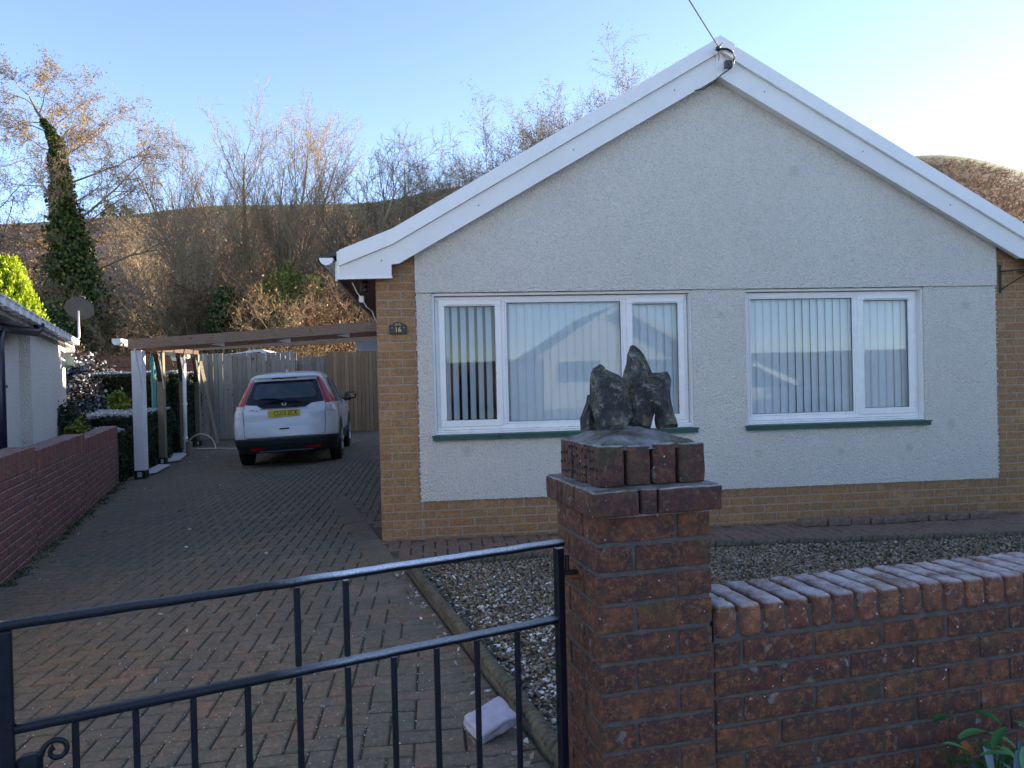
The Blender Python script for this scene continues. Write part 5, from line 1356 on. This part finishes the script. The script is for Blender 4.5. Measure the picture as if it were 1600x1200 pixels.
# the ivy-clad alder on the left
def alder():
    rng = random.Random(5); bx, by = -14.0, 30.0; bz = gr(bx, by)
    t = thing('ivy_clad_tree', 'tall spreading tree with an ivy-clad trunk above the neighbour\'s roof', 'tree', (bx, by, bz)); t.scale = (1.02, 1.02, 1.09)
    spine = [(1.05,0,-.3),(1.0,0,2),(.95,0,4),(.85,0,5.6),(.68,0,7.2),(.52,0,8.6),(.48,.1,9.4),(.25,.1,10.0),(-.2,.1,10.6),(-.5,.1,11.2)]
    rads = [.36,.34,.30,.25,.20,.15,.11,.08,.05,.02]; T = []; K = []; tips = []
    for i in range(len(spine)-1): T.append((*spine[i], *spine[i+1], rads[i], rads[i+1]))
    limbs = [(3.6,(1.0,-.2,-.25),3.2,.055),(4.4,(-1,.2,.0),3.4,.06),(4.9,(1,-.1,.05),3.6,.07),(5.2,(1,.1,.12),4.6,.08),(5.6,(-1,.1,.35),4.0,.07),(6.0,(.9,.2,.45),3.2,.06),(6.3,(-1,-.3,.15),3.0,.055),(6.8,(1,.2,.55),4.4,.085),(7.3,(1,-.3,.35),3.2,.055),(7.7,(-.9,.3,.45),3.0,.05),(8.1,(1,.1,.6),3.7,.07),(8.6,(.6,-.8,.4),2.4,.045),(8.9,(.9,.3,.75),3.0,.06),(9.2,(-1,.2,.25),2.6,.05),(9.5,(.8,-.3,.4),2.6,.045),(9.8,(-.9,-.3,.5),2.2,.045),(10.0,(.7,.2,.6),2.2,.045),(10.2,(-1,.4,.15),2.1,.04),(10.5,(.6,-.4,.5),1.9,.04),(10.8,(-.8,.1,.4),1.7,.035),(11.1,(.5,.1,.7),1.4,.035),(11.15,(-.6,-.2,.5),1.3,.03),(7.0,(.2,-1,.4),2.6,.05),(6.2,(.3,1,.3),2.8,.05),(10.4,(.2,1,.4),1.8,.04),(9.0,(-.3,1,.3),2.2,.04)]
    for (z, d, L, r) in limbs:
        zz = [s[2] for s in spine]; x0 = float(np.interp(z, zz, [s[0] for s in spine])); r *= .62; m = math.sqrt(sum(c*c for c in d)); segs = []
        grow(segs, tips, (x0, 0, z), tuple(c/m for c in d), L*1.05, r, 0, rng, dict(n=[11,9,7,5], kids=[13,10,8], wob=[.13,.20,.25,.28], up=[.004,-.01,-.02,-.04], start=[.25,.12,.12,.1], ang=[.75,.8,.8,.8], len=[.52,.44,.42,.4], rad=[.5,.5,.55,.6], taper=[.2,.25,.35,.5], rmin=.0062))
        K += segs
    v, f, rn = sticks_arr(T, 8); npmesh('trunk', v, f, M_barkd, t, rn, True); v, f, rn = sticks_arr(K, 3); npmesh('crown', v, f, M_bark, t, rn)
    nr = np.random.default_rng(3); tp = np.array(tips); n = 16000; c = tp[nr.integers(0, len(tp), n)]+nr.normal(size=(n,3))*.14; v, f, rn = leaves_arr(c, .045, nr); npmesh('catkins', v, f, M_brown, t, rn)
    n = 26000; z = nr.random(n)**1.05*10.3; zz = [s[2] for s in spine]; cx = np.interp(z, zz, [s[0] for s in spine]); a = nr.random(n)*6.28; rr = np.interp(z, [0,3,5,6.5,8,9.5,10.3], [1.5,1.3,.85,.52,.34,.21,.07])*(.45+.6*nr.random(n))*(1+.22*np.sin(z*5.3+a*3)+.2*nr.normal(size=n))
    c = np.stack([cx+rr*np.cos(a), rr*np.sin(a), z], 1); v, f, rn = leaves_arr(c, .13, nr, asp=.9); npmesh('ivy', v, f, M_ivysun, t, rn)
alder()
x = pos(-40, 31); bare_tree('bare_tree', 'twiggy bare tree partly cut off by the left edge of the photo', (x,31,gr(x,31)), 11.5, 77, P_wide, .16, M_barkr, leafn=3500, leafmat=M_brown)
x = pos(60, 29); bare_tree('bare_tree', 'low spreading twiggy bare tree behind the golden conifer', (x-1.0,28.5,gr(x,28.5)), 6.6, 79, P_wide, .10, M_barkr, leafn=2500, leafmat=M_brown)
# russet oak behind the house
P_oak = dict(n=[12,10,7,5], kids=[30,17,12], wob=[.06,.13,.18,.22], up=[.02,.04,.03,.02], start=[.25,.15,.12,.1], ang=[.8,.7,.75,.8], len=[.60,.45,.42,.4], rad=[.5,.5,.55,.6], taper=[.2,.2,.35,.5], rmin=.007)
for (px, Y_, h, sd, lf, lb) in ((905,36,12.4,52,20000,'large bare tree with russet leaves rising behind the left roof slope'),(945,37,11.0,61,12000,'bare tree with pinkish twigs nearest the gable apex behind the roof'),(868,35.5,12.0,62,13000,'rounded bare tree with orange leaves left of the large russet tree'),(788,35,9.9,57,1500,'low grey-twigged bare tree halfway down the left roof slope')):
    x = pos(px, Y_); bare_tree('russet_tree', lb, (x,Y_,gr(x,Y_)), h, sd, P_oak, .15, M_bark, group='trees behind the roof', leafn=lf, leafmat=M_brown, leafsize=.06, trunks=4)

# golden conifer behind the neighbour's roof
t = thing('golden_conifer', 'bright yellow-green conifer rising behind the neighbour\'s roof', 'conifer', (-9.62, 18.8, -.3)); t.scale = (.92, .92, .95)
nr = np.random.default_rng(9)
ns = 1150; C_ = []; U_ = []; VV = []
for i in range(ns):
    h = nr.random()**.8; z = .8+h*3.95; R_ = (1.38*(1-h)**.85+.03)*(.78+.3*nr.random()); a = nr.random()*6.28; R_ *= 1+.12*math.sin(a*5+z*4)
    base = np.array([R_*math.cos(a), R_*math.sin(a), z]); up = np.array([.55*math.cos(a), .55*math.sin(a), 1.0]); up /= np.linalg.norm(up); n = 34
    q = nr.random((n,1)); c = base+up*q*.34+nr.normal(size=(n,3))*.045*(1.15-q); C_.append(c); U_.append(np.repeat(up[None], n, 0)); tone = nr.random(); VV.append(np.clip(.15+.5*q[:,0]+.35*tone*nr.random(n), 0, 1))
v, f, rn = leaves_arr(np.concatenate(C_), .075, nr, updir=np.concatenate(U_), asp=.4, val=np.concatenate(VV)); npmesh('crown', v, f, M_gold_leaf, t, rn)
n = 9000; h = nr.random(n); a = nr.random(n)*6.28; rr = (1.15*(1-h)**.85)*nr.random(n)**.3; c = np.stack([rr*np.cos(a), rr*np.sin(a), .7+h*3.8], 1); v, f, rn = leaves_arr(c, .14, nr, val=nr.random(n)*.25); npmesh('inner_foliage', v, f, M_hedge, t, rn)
mb = MB(); mb.tube([(0,0,-.2),(0,0,2.5),(0,0,4.2)], [.12,.08,.02], 8); mb.build('trunk', M_barkd, t)

# woodland thicket behind the fences (uncountable undergrowth)
def thicket():
    nr = np.random.default_rng(21); S = []; N_ = 5200
    x = -26+nr.random(N_)*29; y = 24.8+nr.random(N_)**1.3*17
    h = 1.6+2.6*nr.random(N_); h *= .75+.5*(np.sin(x*.7)+np.sin(x*.31+y*.2))*.35
    for i in range(N_):
        bx, by = x[i], y[i]; bz = terr(bx, by); d = nr.normal(size=2)*.35; px, py, pz = bx, by, bz; L = h[i]/5; r = .022
        for k in range(5):
            q = (px+d[0]*L+nr.normal()*.06, py+d[1]*L+nr.normal()*.06, pz+L*(1-.12*k)); S.append((px,py,pz,*q,r,r*.75))
            for m in range(2):
                e = nr.normal(size=3)*.5; S.append((*q, q[0]+e[0]*.8, q[1]+e[1]*.8, q[2]+abs(e[2])*.7+.1, r*.4, .004))
            px, py, pz = q; r *= .75; d = d*1.25
    v, f, rn = sticks_arr(S, 3); o = npmesh('bramble_thicket', v, f, M_barkr, None, rn); tag(o, 'dense brown bramble stems and scrub on the bank behind the fences', 'undergrowth', kind='stuff')
    n = 150000; x = -26+nr.random(n)*29; y = 24.8+nr.random(n)**1.2*16; tz = np.array([terr(a, b) for a, b in zip(x[::10], y[::10])]); tz = np.repeat(tz, 10)[:n]
    x = np.repeat(x[::10], 10)+nr.normal(size=n)*.35; y = np.repeat(y[::10], 10)+nr.normal(size=n)*.35
    top = 3.1*(.72+.3*np.sin(x*.8)*np.sin(y*.5+1)+.2*np.sin(x*.33)); z = tz+np.repeat(nr.random(n//10), 10)**.8*top+nr.normal(size=n)*.2
    c = np.stack([x, y, z], 1); cl = (np.sin(x*1.1+np.sin(z*1.7))+np.sin(y*1.3+x*.5)+nr.normal(size=n)*.7)
    low = (z-tz < 2.9) & (x > -13.5) & (x < -1); m1 = ((cl > .9) & low); mo = (cl > -.35) & low & ~m1
    for (mk, mat, nm, lb, s) in ((~(m1|mo), M_brown, 'dead_leaves', 'dry russet leaves clinging through the scrub behind the fences', .065), (mo, M_olive, 'olive_undergrowth', 'olive and yellow undergrowth leaves above the fence tops', .08), (m1, M_ivy, 'ivy_undergrowth', 'dark green ivy patches low in the thicket behind the carport', .10)):
        v, f, rn = leaves_arr(c[mk], s, nr, asp=.7); o = npmesh(nm, v, f, mat, None, rn); tag(o, lb, 'undergrowth', kind='stuff')
thicket()
# ivy column in the thicket, sunlit pale shrub, catkin hazel
def blob_shrub(name, label, base, rad, h, n, mat, size, seed, stems=40, bark=M_barkd, shape=.6, group=None, cat='shrub', asp=.7, sparse=0):
    nr = np.random.default_rng(seed); t = thing(name, label, cat, base, 0, group); S = []
    for i in range(stems):
        a = nr.random()*6.28; q = nr.random()*.9; ex = np.array([math.cos(a)*rad*q, math.sin(a)*rad*q, h*(.55+.4*nr.random())*(1-.3*q)]); m = ex*.5+nr.normal(size=3)*.08*rad; S.append((0,0,0,*m,.02,.014)); S.append((*m,*ex,.014,.005))
    v, f, rn = sticks_arr(S, 4); npmesh('stem', v, f, bark, t, rn)
    ncl = max(6, n//60); u = nr.random(ncl); a = nr.random(ncl)*6.28; rr = rad*np.sqrt(nr.random(ncl))*(1-u**2)**shape*1.05
    cc = np.stack([rr*np.cos(a), rr*np.sin(a), h*(.08+.92*u)], 1); k = nr.integers(0, ncl, n); c = cc[k]+nr.normal(size=(n,3))*rad*.13
    v, f, rn = leaves_arr(c, size, nr, asp=asp); npmesh('foliage', v, f, mat, t, rn); return t
x = pos(375,29); blob_shrub('ivy_column', 'dark green ivy-covered stump standing tallest in the thicket', (x,27.5,gr(x,27.5)), .95, 4.9, 9000, M_ivy, .12, 4, shape=.7)
x = pos(352,26); blob_shrub('ivy_bush', 'low dark green ivy bush right behind the carport beam', (x,25.6,gr(x,25.6)), 1.5, 2.5, 8000, M_ivy, .10, 6)
x = pos(452,32); blob_shrub('golden_shrub', 'sunlit golden leafy shrub left of the bungalow gutter', (x,31,gr(x,31)+.4), 1.5, 5.6, 7000, M_lime, .09, 8, bark=M_barkp, stems=160)
x = pos(500,30); blob_shrub('golden_shrub', 'yellow-green ivied shrub beside the gutter end of the bungalow', (x,29,gr(x,29)), 1.0, 5.3, 5000, M_lime, .09, 18, bark=M_barkp, stems=100)
x = pos(100,27); blob_shrub('dark_shrub', 'dark green shrub behind the satellite dish', (x,26.2,gr(x,26.2)), 1.6, 4.2, 9000, M_ivy, .11, 10)
def hazel(px, Y_, h, seed, lb):
    x = pos(px, Y_); return bare_tree('catkin_hazel', lb, (x,Y_,gr(x,Y_)), h, seed, P_gnarl, .045, M_barkg if seed in (91,92,95) else M_barkr, group='hazels in the thicket', leafn=2600, leafmat=M_brown, leafsize=.09, trunks=3)
hazel(225, 27, 4.6, 91, 'pale catkin-covered hazel left of the ivy column'); hazel(110, 28, 5.2, 92, 'catkin hazel with drooping golden tips in front of the ivy-clad trunk')
hazel(290, 30, 6.2, 93, 'hazel beneath the leftmost upright tree'); hazel(560, 28, 5.8, 94, 'hazel half hidden by the left eaves'); hazel(480, 27, 4.6, 95, 'twiggy hazel just left of the eaves box'); hazel(420, 29, 5.2, 96, 'hazel beneath the fan-shaped tree')
hazel(340, 34, 6.4, 97, 'taller hazel behind the ivy column'); hazel(20, 27, 4.8, 98, 'hazel at the left edge behind the golden conifer')

# woodland on the hillside, a far mass
def hill_wood():
    nr = np.random.default_rng(33); S = []; n = 5200
    for i in range(n):
        az = R(-12+20*nr.random()); rho = 55+95*nr.random()
        if az < R(-6) and nr.random() < .6: continue
        x, y = rho*math.sin(az), rho*math.cos(az); z = terr(x, y); h = 3.2+3*nr.random(); m = (x+nr.normal()*.4, y, z+h*.5)
        S.append((x,y,z-.3,*m,.09,.06))
        for k in range(5): e = nr.normal(size=2)*.8; S.append((*m, m[0]+e[0], m[1]+e[1], z+h*(.75+.25*nr.random()), .05, .012))
    v, f, rn = sticks_arr(S, 3); o = npmesh('hillside_wood', v, f, M_barkr, None, rn); tag(o, 'dense leafless brown wood on the hillside left of the roof', 'woodland', kind='stuff')
    S = []; 
    for i in range(5200):
        az = R(30+13*nr.random()); rho = 60+165*nr.random()
        x, y = rho*math.sin(az), rho*math.cos(az); z = terr(x, y); h = .8+1.7*nr.random()*(1 if rho < 130 else .6); m = (x+nr.normal()*.4, y, z+h*.5)
        S.append((x,y,z-.3,*m,.09,.06))
        for k in range(5): e = nr.normal(size=2)*.8; S.append((*m, m[0]+e[0], m[1]+e[1], z+h*(.75+.25*nr.random()), .05, .012))
    v, f, rn = sticks_arr(S, 3); o = npmesh('scrub_wood', v, f, M_barkr, None, rn); tag(o, 'pale twiggy scrub covering the hill at the right behind the roof', 'woodland', kind='stuff')
    # bracken and bushes over the open hill
    n = 2600; C_ = []
    for i in range(n):
        az = R(-34+34*nr.random()); rho = 50+185*nr.random()**.8; x, y = rho*math.sin(az), rho*math.cos(az); s = .5+.9*nr.random(); z = terr(x, y)
        C_.append(np.array([x, y, z+s*.4])+nr.normal(size=(26,3))*s*np.array([.9,.9,.4]))
    v, f, rn = leaves_arr(np.concatenate(C_), .42, nr); o = npmesh('hillside_scrub', v, f, M_brown, None, rn); tag(o, 'brown bracken and bushes over the open hillside', 'scrub', kind='stuff')
hill_wood()
for (px, rho, s, lb) in ((180,236,2.6,'left of the two dark bushes on the hill skyline'),(205,238,2.0,'right of the two dark bushes on the hill skyline'),(640,120,1.8,'dark bush on the ridge above the left roof slope')):
    a = math.atan((px-800)/1200)+R(6); x, y = rho*math.sin(a), rho*math.cos(a); blob_shrub('skyline_bush', lb, (x,y,terr(x,y)-.5), s, s*1.5, 900, M_ivy, .5, px, stems=8, group='bushes on the skyline')

# ------------------------------------------------------------------ hedges and garden plants
def hedge(name, label, pts, h, seed, mat=M_hedge, frost=True, dens=2600, size=.05, wob=.05):
    """clipped hedge over a ground polygon (quad): leaves over its skin, frost on top"""
    nr = np.random.default_rng(seed); a, b, c, d = [np.array(p) for p in pts]; t = thing(name, label, 'hedge', (float(a[0]), float(a[1]), 0)); og = np.array([a[0], a[1], 0])
    zb = gz(a[0])
    mb = MB(); ctr = (a+b+c+d)/4; q = [ctr+(p-ctr)*.86 for p in (a,b,c,d)]; V = [(p[0]-a[0], p[1]-a[1], zb) for p in q]+[(p[0]-a[0], p[1]-a[1], h-.07) for p in q]
    mb.add(V, [(0,1,2,3),(4,5,6,7),(0,1,5,4),(1,2,6,5),(2,3,7,6),(3,0,4,7)]); mb.build('core', plain('hedge_core', (.012,.014,.008), .95, var=.3), t)
    C_ = []
    for (p, q2) in ((a,b),(b,c),(c,d),(d,a)):
        L = np.linalg.norm(q2-p); n = int(dens*L*(h-zb)); u = nr.random(n)[:,None]; xy = p+(q2-p)*u; z = zb+nr.random(n)*(h-zb); nn = np.array([(q2-p)[1], -(q2-p)[0]])/L
        bumpy = wob*(np.sin(u[:,0]*L*5+z*4)+np.sin(u[:,0]*L*11+z*9+1))*.5; xy = xy+nn*(bumpy+nr.normal(size=n)*.018)[:,None]; C_.append(np.column_stack([xy, z]))
    C = np.concatenate(C_)-og; v, f, rn = leaves_arr(C, size, nr, asp=.5); npmesh('foliage', v, f, mat, t, rn)
    A_ = abs(np.cross(b-a, d-a)); n = int(dens*A_*2.2)+600; u, w = nr.random((2,n)); xy = a+(b-a)*u[:,None]+(d-a)*w[:,None]+((c-b)-(d-a))*(u*w)[:,None]; z = h+nr.normal(size=n)*.012+.03*np.sin(xy[:,0]*6)*np.sin(xy[:,1]*5)
    # frost also creeps over the shoulders
    C = np.column_stack([xy, z])-og; v, f, rn = leaves_arr(C, size*.9, nr, asp=.6); npmesh('frosted_top' if frost else 'top_foliage', v, f, M_frosty if frost else mat, t, rn); return t
hedge('clipped_hedge', 'low clipped dark hedge with frosted top at the end of the boundary wall', [(-5.52,13.02),(-5.06,13.08),(-5.16,13.55),(-5.75,13.5)], .68, 41)
hedge('clipped_hedge', 'longer frosted hedge running behind the white carport post', [(-5.95,13.62),(-5.20,13.68),(-5.62,17.3),(-6.9,17.1)], .90, 42, wob=.09)
hedge('tall_hedge', 'tall square-cut golden-green hedge with frosted top behind the low hedges', [(-7.35,17.5),(-6.02,17.5),(-6.1,18.6),(-7.5,18.6)], 1.68, 43, mat=M_hedge2)
hedge('tall_hedge', 'tall dark hedge seen between the carport posts', [(-5.95,18.9),(-6.25,18.9),(-6.6,21.4),(-6.2,21.4)], 1.70, 44)
blob_shrub('frosted_shrub', 'large dark shrub with frosted leaf tips right of the neighbour\'s lean-to', (-7.6,17.2,-.2), .95, 2.0, 9000, M_frostdark, .075, 51, cat='shrub')
blob_shrub('frosted_shrub', 'wide frosted shrub in front of the red-brown far fence', (-9.3,21.5,-.2), 1.5, 2.15, 9000, M_frostdark, .09, 52)
blob_shrub('garden_shrub', 'low dark green shrub spilling over the boundary wall', (-5.75,12.6,.1), .55, .95, 5000, M_hedge, .055, 53, group='plants behind the boundary wall')
blob_shrub('garden_shrub', 'small pale green leafy plant behind the boundary wall step', (-5.05,11.6,.3), .26, .58, 900, M_lime, .06, 54, group='plants behind the boundary wall')
blob_shrub('yellow_shrub', 'small yellow-green shrub in front of the tall square hedge', (-6.35,16.4,-.1), .42, 1.35, 2600, M_lime, .07, 55)
blob_shrub('dry_climber', 'dry frosted climber over the top of the red-brown fence', (-10.4,23.6,.6), 1.2, 1.95, 3500, M_brown, .06, 56)

# plant at the foot of the front wall (bottom right)
t = thing('wall_foot_plant', 'green leafy plant with frosty strap leaves at the foot of the front wall', 'plant', (1.52, 1.98, .02))
def leafblade(mb, base, d, L, w, droop=.4, n=6, r=.5, fold=.25):
    base = Vector(base); d = Vector(d).normalized(); side = d.cross(Vector((0,0,1))).normalized(); V = []; p = base.copy(); dd = d.copy()
    for i in range(n+1):
        tt = i/n; ww = w*math.sin(math.pi*min(1, .12+tt*.88))**.8; up = side.cross(dd).normalized()
        V += [tuple(p-side*ww/2+up*ww*fold), tuple(p), tuple(p+side*ww/2+up*ww*fold)]; p = p+dd*L/n; dd = (dd+Vector((0,0,-droop/n))).normalized()
    F = []
    for i in range(n): F += [(i*3,i*3+1,i*3+4,i*3+3),(i*3+1,i*3+2,i*3+5,i*3+4)]
    mb.add(V, F, r)
g1, g2 = MB(), MB(); rng = random.Random(4)
for i in range(46):
    a = rng.random()*6.28; leafblade(g1, (rng.uniform(-.16,.2), rng.uniform(-.14,.05), rng.uniform(.12,.40)), (math.cos(a), math.sin(a)*.7, rng.uniform(.0,.8)), rng.uniform(.05,.095), rng.uniform(.022,.036), .5, r=rng.random())
for i in range(46):
    a = rng.random()*6.28; leafblade(g2, (rng.uniform(-.02,.22), rng.uniform(-.12,.02), rng.uniform(.1,.27)), (math.cos(a), math.sin(a)*.6, rng.uniform(.1,.9)), rng.uniform(.12,.22), rng.uniform(.012,.02), 1.0, r=rng.random())
g1.build('leaves', leaf_mat('fresh_green_leaf', [(0,(.03,.10,.03)),(.6,(.06,.20,.05)),(1,(.12,.28,.10))], .2, .4), t, smooth=True, fix=False)
g2.build('strap_leaves', leaf_mat('blue_grey_leaf', [(0,(.10,.17,.19)),(1,(.30,.38,.42))], .15), t, smooth=True, fix=False)
st = MB()
for i in range(12): a = rng.uniform(-1,1); st.tube([(0,0,0),(a*.1,rng.uniform(-.08,0),.2),(a*.17,rng.uniform(-.12,0),.36)], [.005,.004,.002], 5)
st.build('stem', M_ivy, t)

mb = MB(); leafblade(mb, (0,0,0), (1,.1,.15), .07, .05, .5, n=8, fold=.35); leafblade(mb, (.015,0,.0), (.6,.6,.3), .04, .03, .4, n=5, fold=.3)
o = mb.build('fallen_leaf', leaf_mat('orange_leaf', [(0,(.30,.10,.02)),(1,(.42,.16,.03))], .2), smooth=True, fix=False); o.location = (1.47, 2.03, .315); o.rotation_euler = (.4,.3,.2); tag(o, 'curled orange fallen leaf caught on the green plant at the wall foot', 'leaf')
# leaf litter and small debris
def litter():
    nr = np.random.default_rng(77); C_ = []
    for k in range(90):
        u = nr.random(); y = 2.4+u*3.2; C_.append((edge_x(y)-.03-abs(nr.normal())*.05, y, .012))
    for k in range(150):
        y = 3+nr.random()*17; x = wall_x(y)+.1+nr.random()*(-.6-wall_x(y)-.2); C_.append((x, y, gz(x)+.006))
    for k in range(120):
        x = -5.2+nr.normal()*.3; y = 15+nr.random()*4; C_.append((x, y, gz(x)+.01))
    for k in range(45): C_.append((.3+nr.random()*1.2, 2.6+nr.random()*2.8, .025))
    v, f, rn = leaves_arr(np.array(C_), .032, nr); v = v.copy(); o = npmesh('leaf_litter', v, f, leaf_mat('litter_leaf', [(0,(.20,.13,.09)),(.5,(.34,.26,.21)),(1,(.62,.6,.6))], 0), None, rn); tag(o, 'scattered pale dead leaves and bits on the driveway and gravel', 'leaf litter', kind='stuff')
    # moss and frost in the joints near the gate
    n = 1300; x = -1.9+nr.random(n)*2.2; y = 1.9+nr.random(n)**1.6*2.6; ok = x < np.array([edge_x(b) for b in y])-.04; x, y = x[ok], y[ok]
    jx = np.round(x/.1)*.1; jy = np.round(y/.1)*.1; pick = nr.random(len(x)) < .5; x = np.where(pick, jx+nr.normal(size=len(x))*.002, x); y = np.where(pick, y, jy+nr.normal(size=len(x))*.002)
    z = np.array([gz(a) for a in x])+.0015; pebbles('joint_frost', np.stack([x,y,z],1), .0016+.0014*nr.random(len(x)), np.full(len(x), .97), M_pebble, 'tiny frost crystals along the paving joints near the gate')
litter()
n = 160
nr = np.random.default_rng(5); tt = nr.random(n)*WL; q = [p0+wdir*float(a) for a in tt]; c = np.array([(v_.x+.03+abs(nr.normal())*.05, v_.y, gz(v_.x)+.012) for v_ in q])
c = np.repeat(c, 14, 0)+nr.normal(size=(n*14,3))*np.array([.03,.03,.010]); v, f, rn = leaves_arr(c, .018, nr); o = npmesh('moss', v, f, M_ivy, None, rn); tag(o, 'green moss and weeds along the foot of the boundary wall', 'moss', kind='stuff')

# ------------------------------------------------------------------ the rest of the street (behind the camera and to the right): right-hand houses placed for shade, others reflected
def side_house(label, x0, x1, y0, y1, ze=2.4, zr=4.6, ridge='y', lit=M_render2, nm='street_bungalow'):
    t = thing(nm, label, 'house', (0,0,0)); mb = MB(); mb.box(x0,y0,-.1,x1,y1,ze)
    if ridge == 'y': mb.prism([(x0,ze),(x1,ze),((x0+x1)/2,zr-.1)], y0, y1)
    mb.build('wall', lit, t); cx = (x0+x1)/2; o_ = .35; s = (zr-ze)/(cx-x0)
    for sd in (-1, 1):
        mb = MB(); xe = cx+sd*(cx-x0+o_); z_e = ze-o_*s+.05; mb.add([(cx,y0-.3,zr),(xe,y0-.3,z_e),(xe,y1+.3,z_e),(cx,y1+.3,zr),(cx,y0-.3,zr-.12),(xe,y0-.3,z_e-.12),(xe,y1+.3,z_e-.12),(cx,y1+.3,zr-.12)], [(0,1,2,3),(4,7,6,5),(0,4,5,1),(1,5,6,2),(2,6,7,3),(3,7,4,0)]); mb.build('roof', M_slate, t)
        for yy in (y0-.32, y1+.30): 
            mb = MB(); mb.prism([(cx,zr+.02),(xe,z_e+.02),(xe,z_e-.2),(cx,zr-.22)], yy, yy+.02); mb.build('bargeboard', M_whiteb, t)
    f = y1 if y1 < 0 else y0; d = .02 if y1 < 0 else -.02
    for (a, b) in ((x0+.6,x0+2.6),(x1-2.6,x1-.6)):
        mb = MB(); mb.box(a, min(f,f+d), 1.0, b, max(f,f+d), 2.1); w = mb.build('window', M_white, t); mb = MB(); mb.box(a+.08, min(f+d,f+1.6*d), 1.08, b-.08, max(f+d,f+1.6*d), 2.02); mb.build('pane', M_carglass, w)
    return t
side_house('next-door bungalow out of frame to the right', 9.5, 16.5, .4, 14.6, zr=4.8)
side_house('unseen bungalow added behind the garden to block the sun', 8.0, 14.0, 16.8, 31, zr=5.4, ze=2.8)  # hidden house added so its shadow keeps fence and carport unlit
side_house('further unseen bungalow added at the right to block the sun', 20.5, 27.5, 1.6, 16)  # extra house added as a further sun blocker for the foreground
side_house('bungalow across the street, reflected in the two-light window', 5.0, 12.0, -30, -20, ridge='y')
side_house('bungalow across the street opposite the driveway, reflected in the three-light window', -6.5, 0.5, -30, -20.0, ridge='y')
car2 = make_car('silver-white car parked on the street, reflected in the two-light window', texts=False)
car2.location = (5.2, -3.6, -.03); car2.rotation_euler = (0,0,R(-90))

# ------------------------------------------------------------------ camera, light, sky
cam = bpy.data.cameras.new('camera'); co = bpy.data.objects.new('camera', cam); COL.objects.link(co); sc.camera = co
yaw, pitch, roll = R(6.0), R(-.57), R(-1.4)
cy, sy, cp_, sp2 = math.cos(yaw), math.sin(yaw), math.cos(pitch), math.sin(pitch)
Fv = Vector((sy*cp_, cy*cp_, sp2)); rv = Vector((cy, -sy, 0)); uv = rv.cross(Fv)
r2 = rv*math.cos(roll)+uv*math.sin(roll); u2 = -rv*math.sin(roll)+uv*math.cos(roll)
m = Matrix.Identity(4)
for i in range(3): m[i][0] = r2[i]; m[i][1] = u2[i]; m[i][2] = -Fv[i]
m[0][3], m[1][3], m[2][3] = 0, 0, 1.415
co.matrix_world = m
cam.sensor_width = 36; cam.sensor_fit = 'HORIZONTAL'; cam.lens = 27.0; cam.clip_start = .05; cam.clip_end = 3000

SAZ, SEL = R(74), R(12.5)
sun = bpy.data.lights.new('sun', 'SUN'); sun.energy = 5.0; sun.angle = R(.5); sun.color = (1, .84, .66); so = bpy.data.objects.new('sun', sun); COL.objects.link(so)
sd = Vector((math.sin(SAZ)*math.cos(SEL), math.cos(SAZ)*math.cos(SEL), math.sin(SEL))); so.rotation_euler = sd.to_track_quat('Z', 'Y').to_euler(); so.location = (30, 20, 30)
w = bpy.data.worlds.new('World'); sc.world = w; w.use_nodes = True; nt = w.node_tree; nt.nodes.clear()
out = nt.nodes.new('ShaderNodeOutputWorld'); bg = nt.nodes.new('ShaderNodeBackground'); sky = nt.nodes.new('ShaderNodeTexSky')
sky.sky_type = 'NISHITA'; sky.sun_disc = False; sky.sun_elevation = SEL; sky.sun_rotation = SAZ; sky.air_density = .5; sky.dust_density = .12; sky.ozone_density = 2.0; sky.altitude = 50
tint = nt.nodes.new('ShaderNodeMix'); tint.data_type = 'RGBA'; tint.blend_type = 'MULTIPLY'; tint.inputs[0].default_value = 1; tint.inputs[7].default_value = (1.13,.935,.80,1); nt.links.new(sky.outputs[0], tint.inputs[6]); nt.links.new(tint.outputs[2], bg.inputs[0]); bg.inputs[1].default_value = .15; nt.links.new(bg.outputs[0], out.inputs[0])
sc.view_settings.view_transform = 'Standard'; sc.view_settings.look = 'None'; sc.view_settings.exposure = 2.27; sc.view_settings.gamma = 1
sc.cycles.max_bounces = 8; sc.cycles.transparent_max_bounces = 12
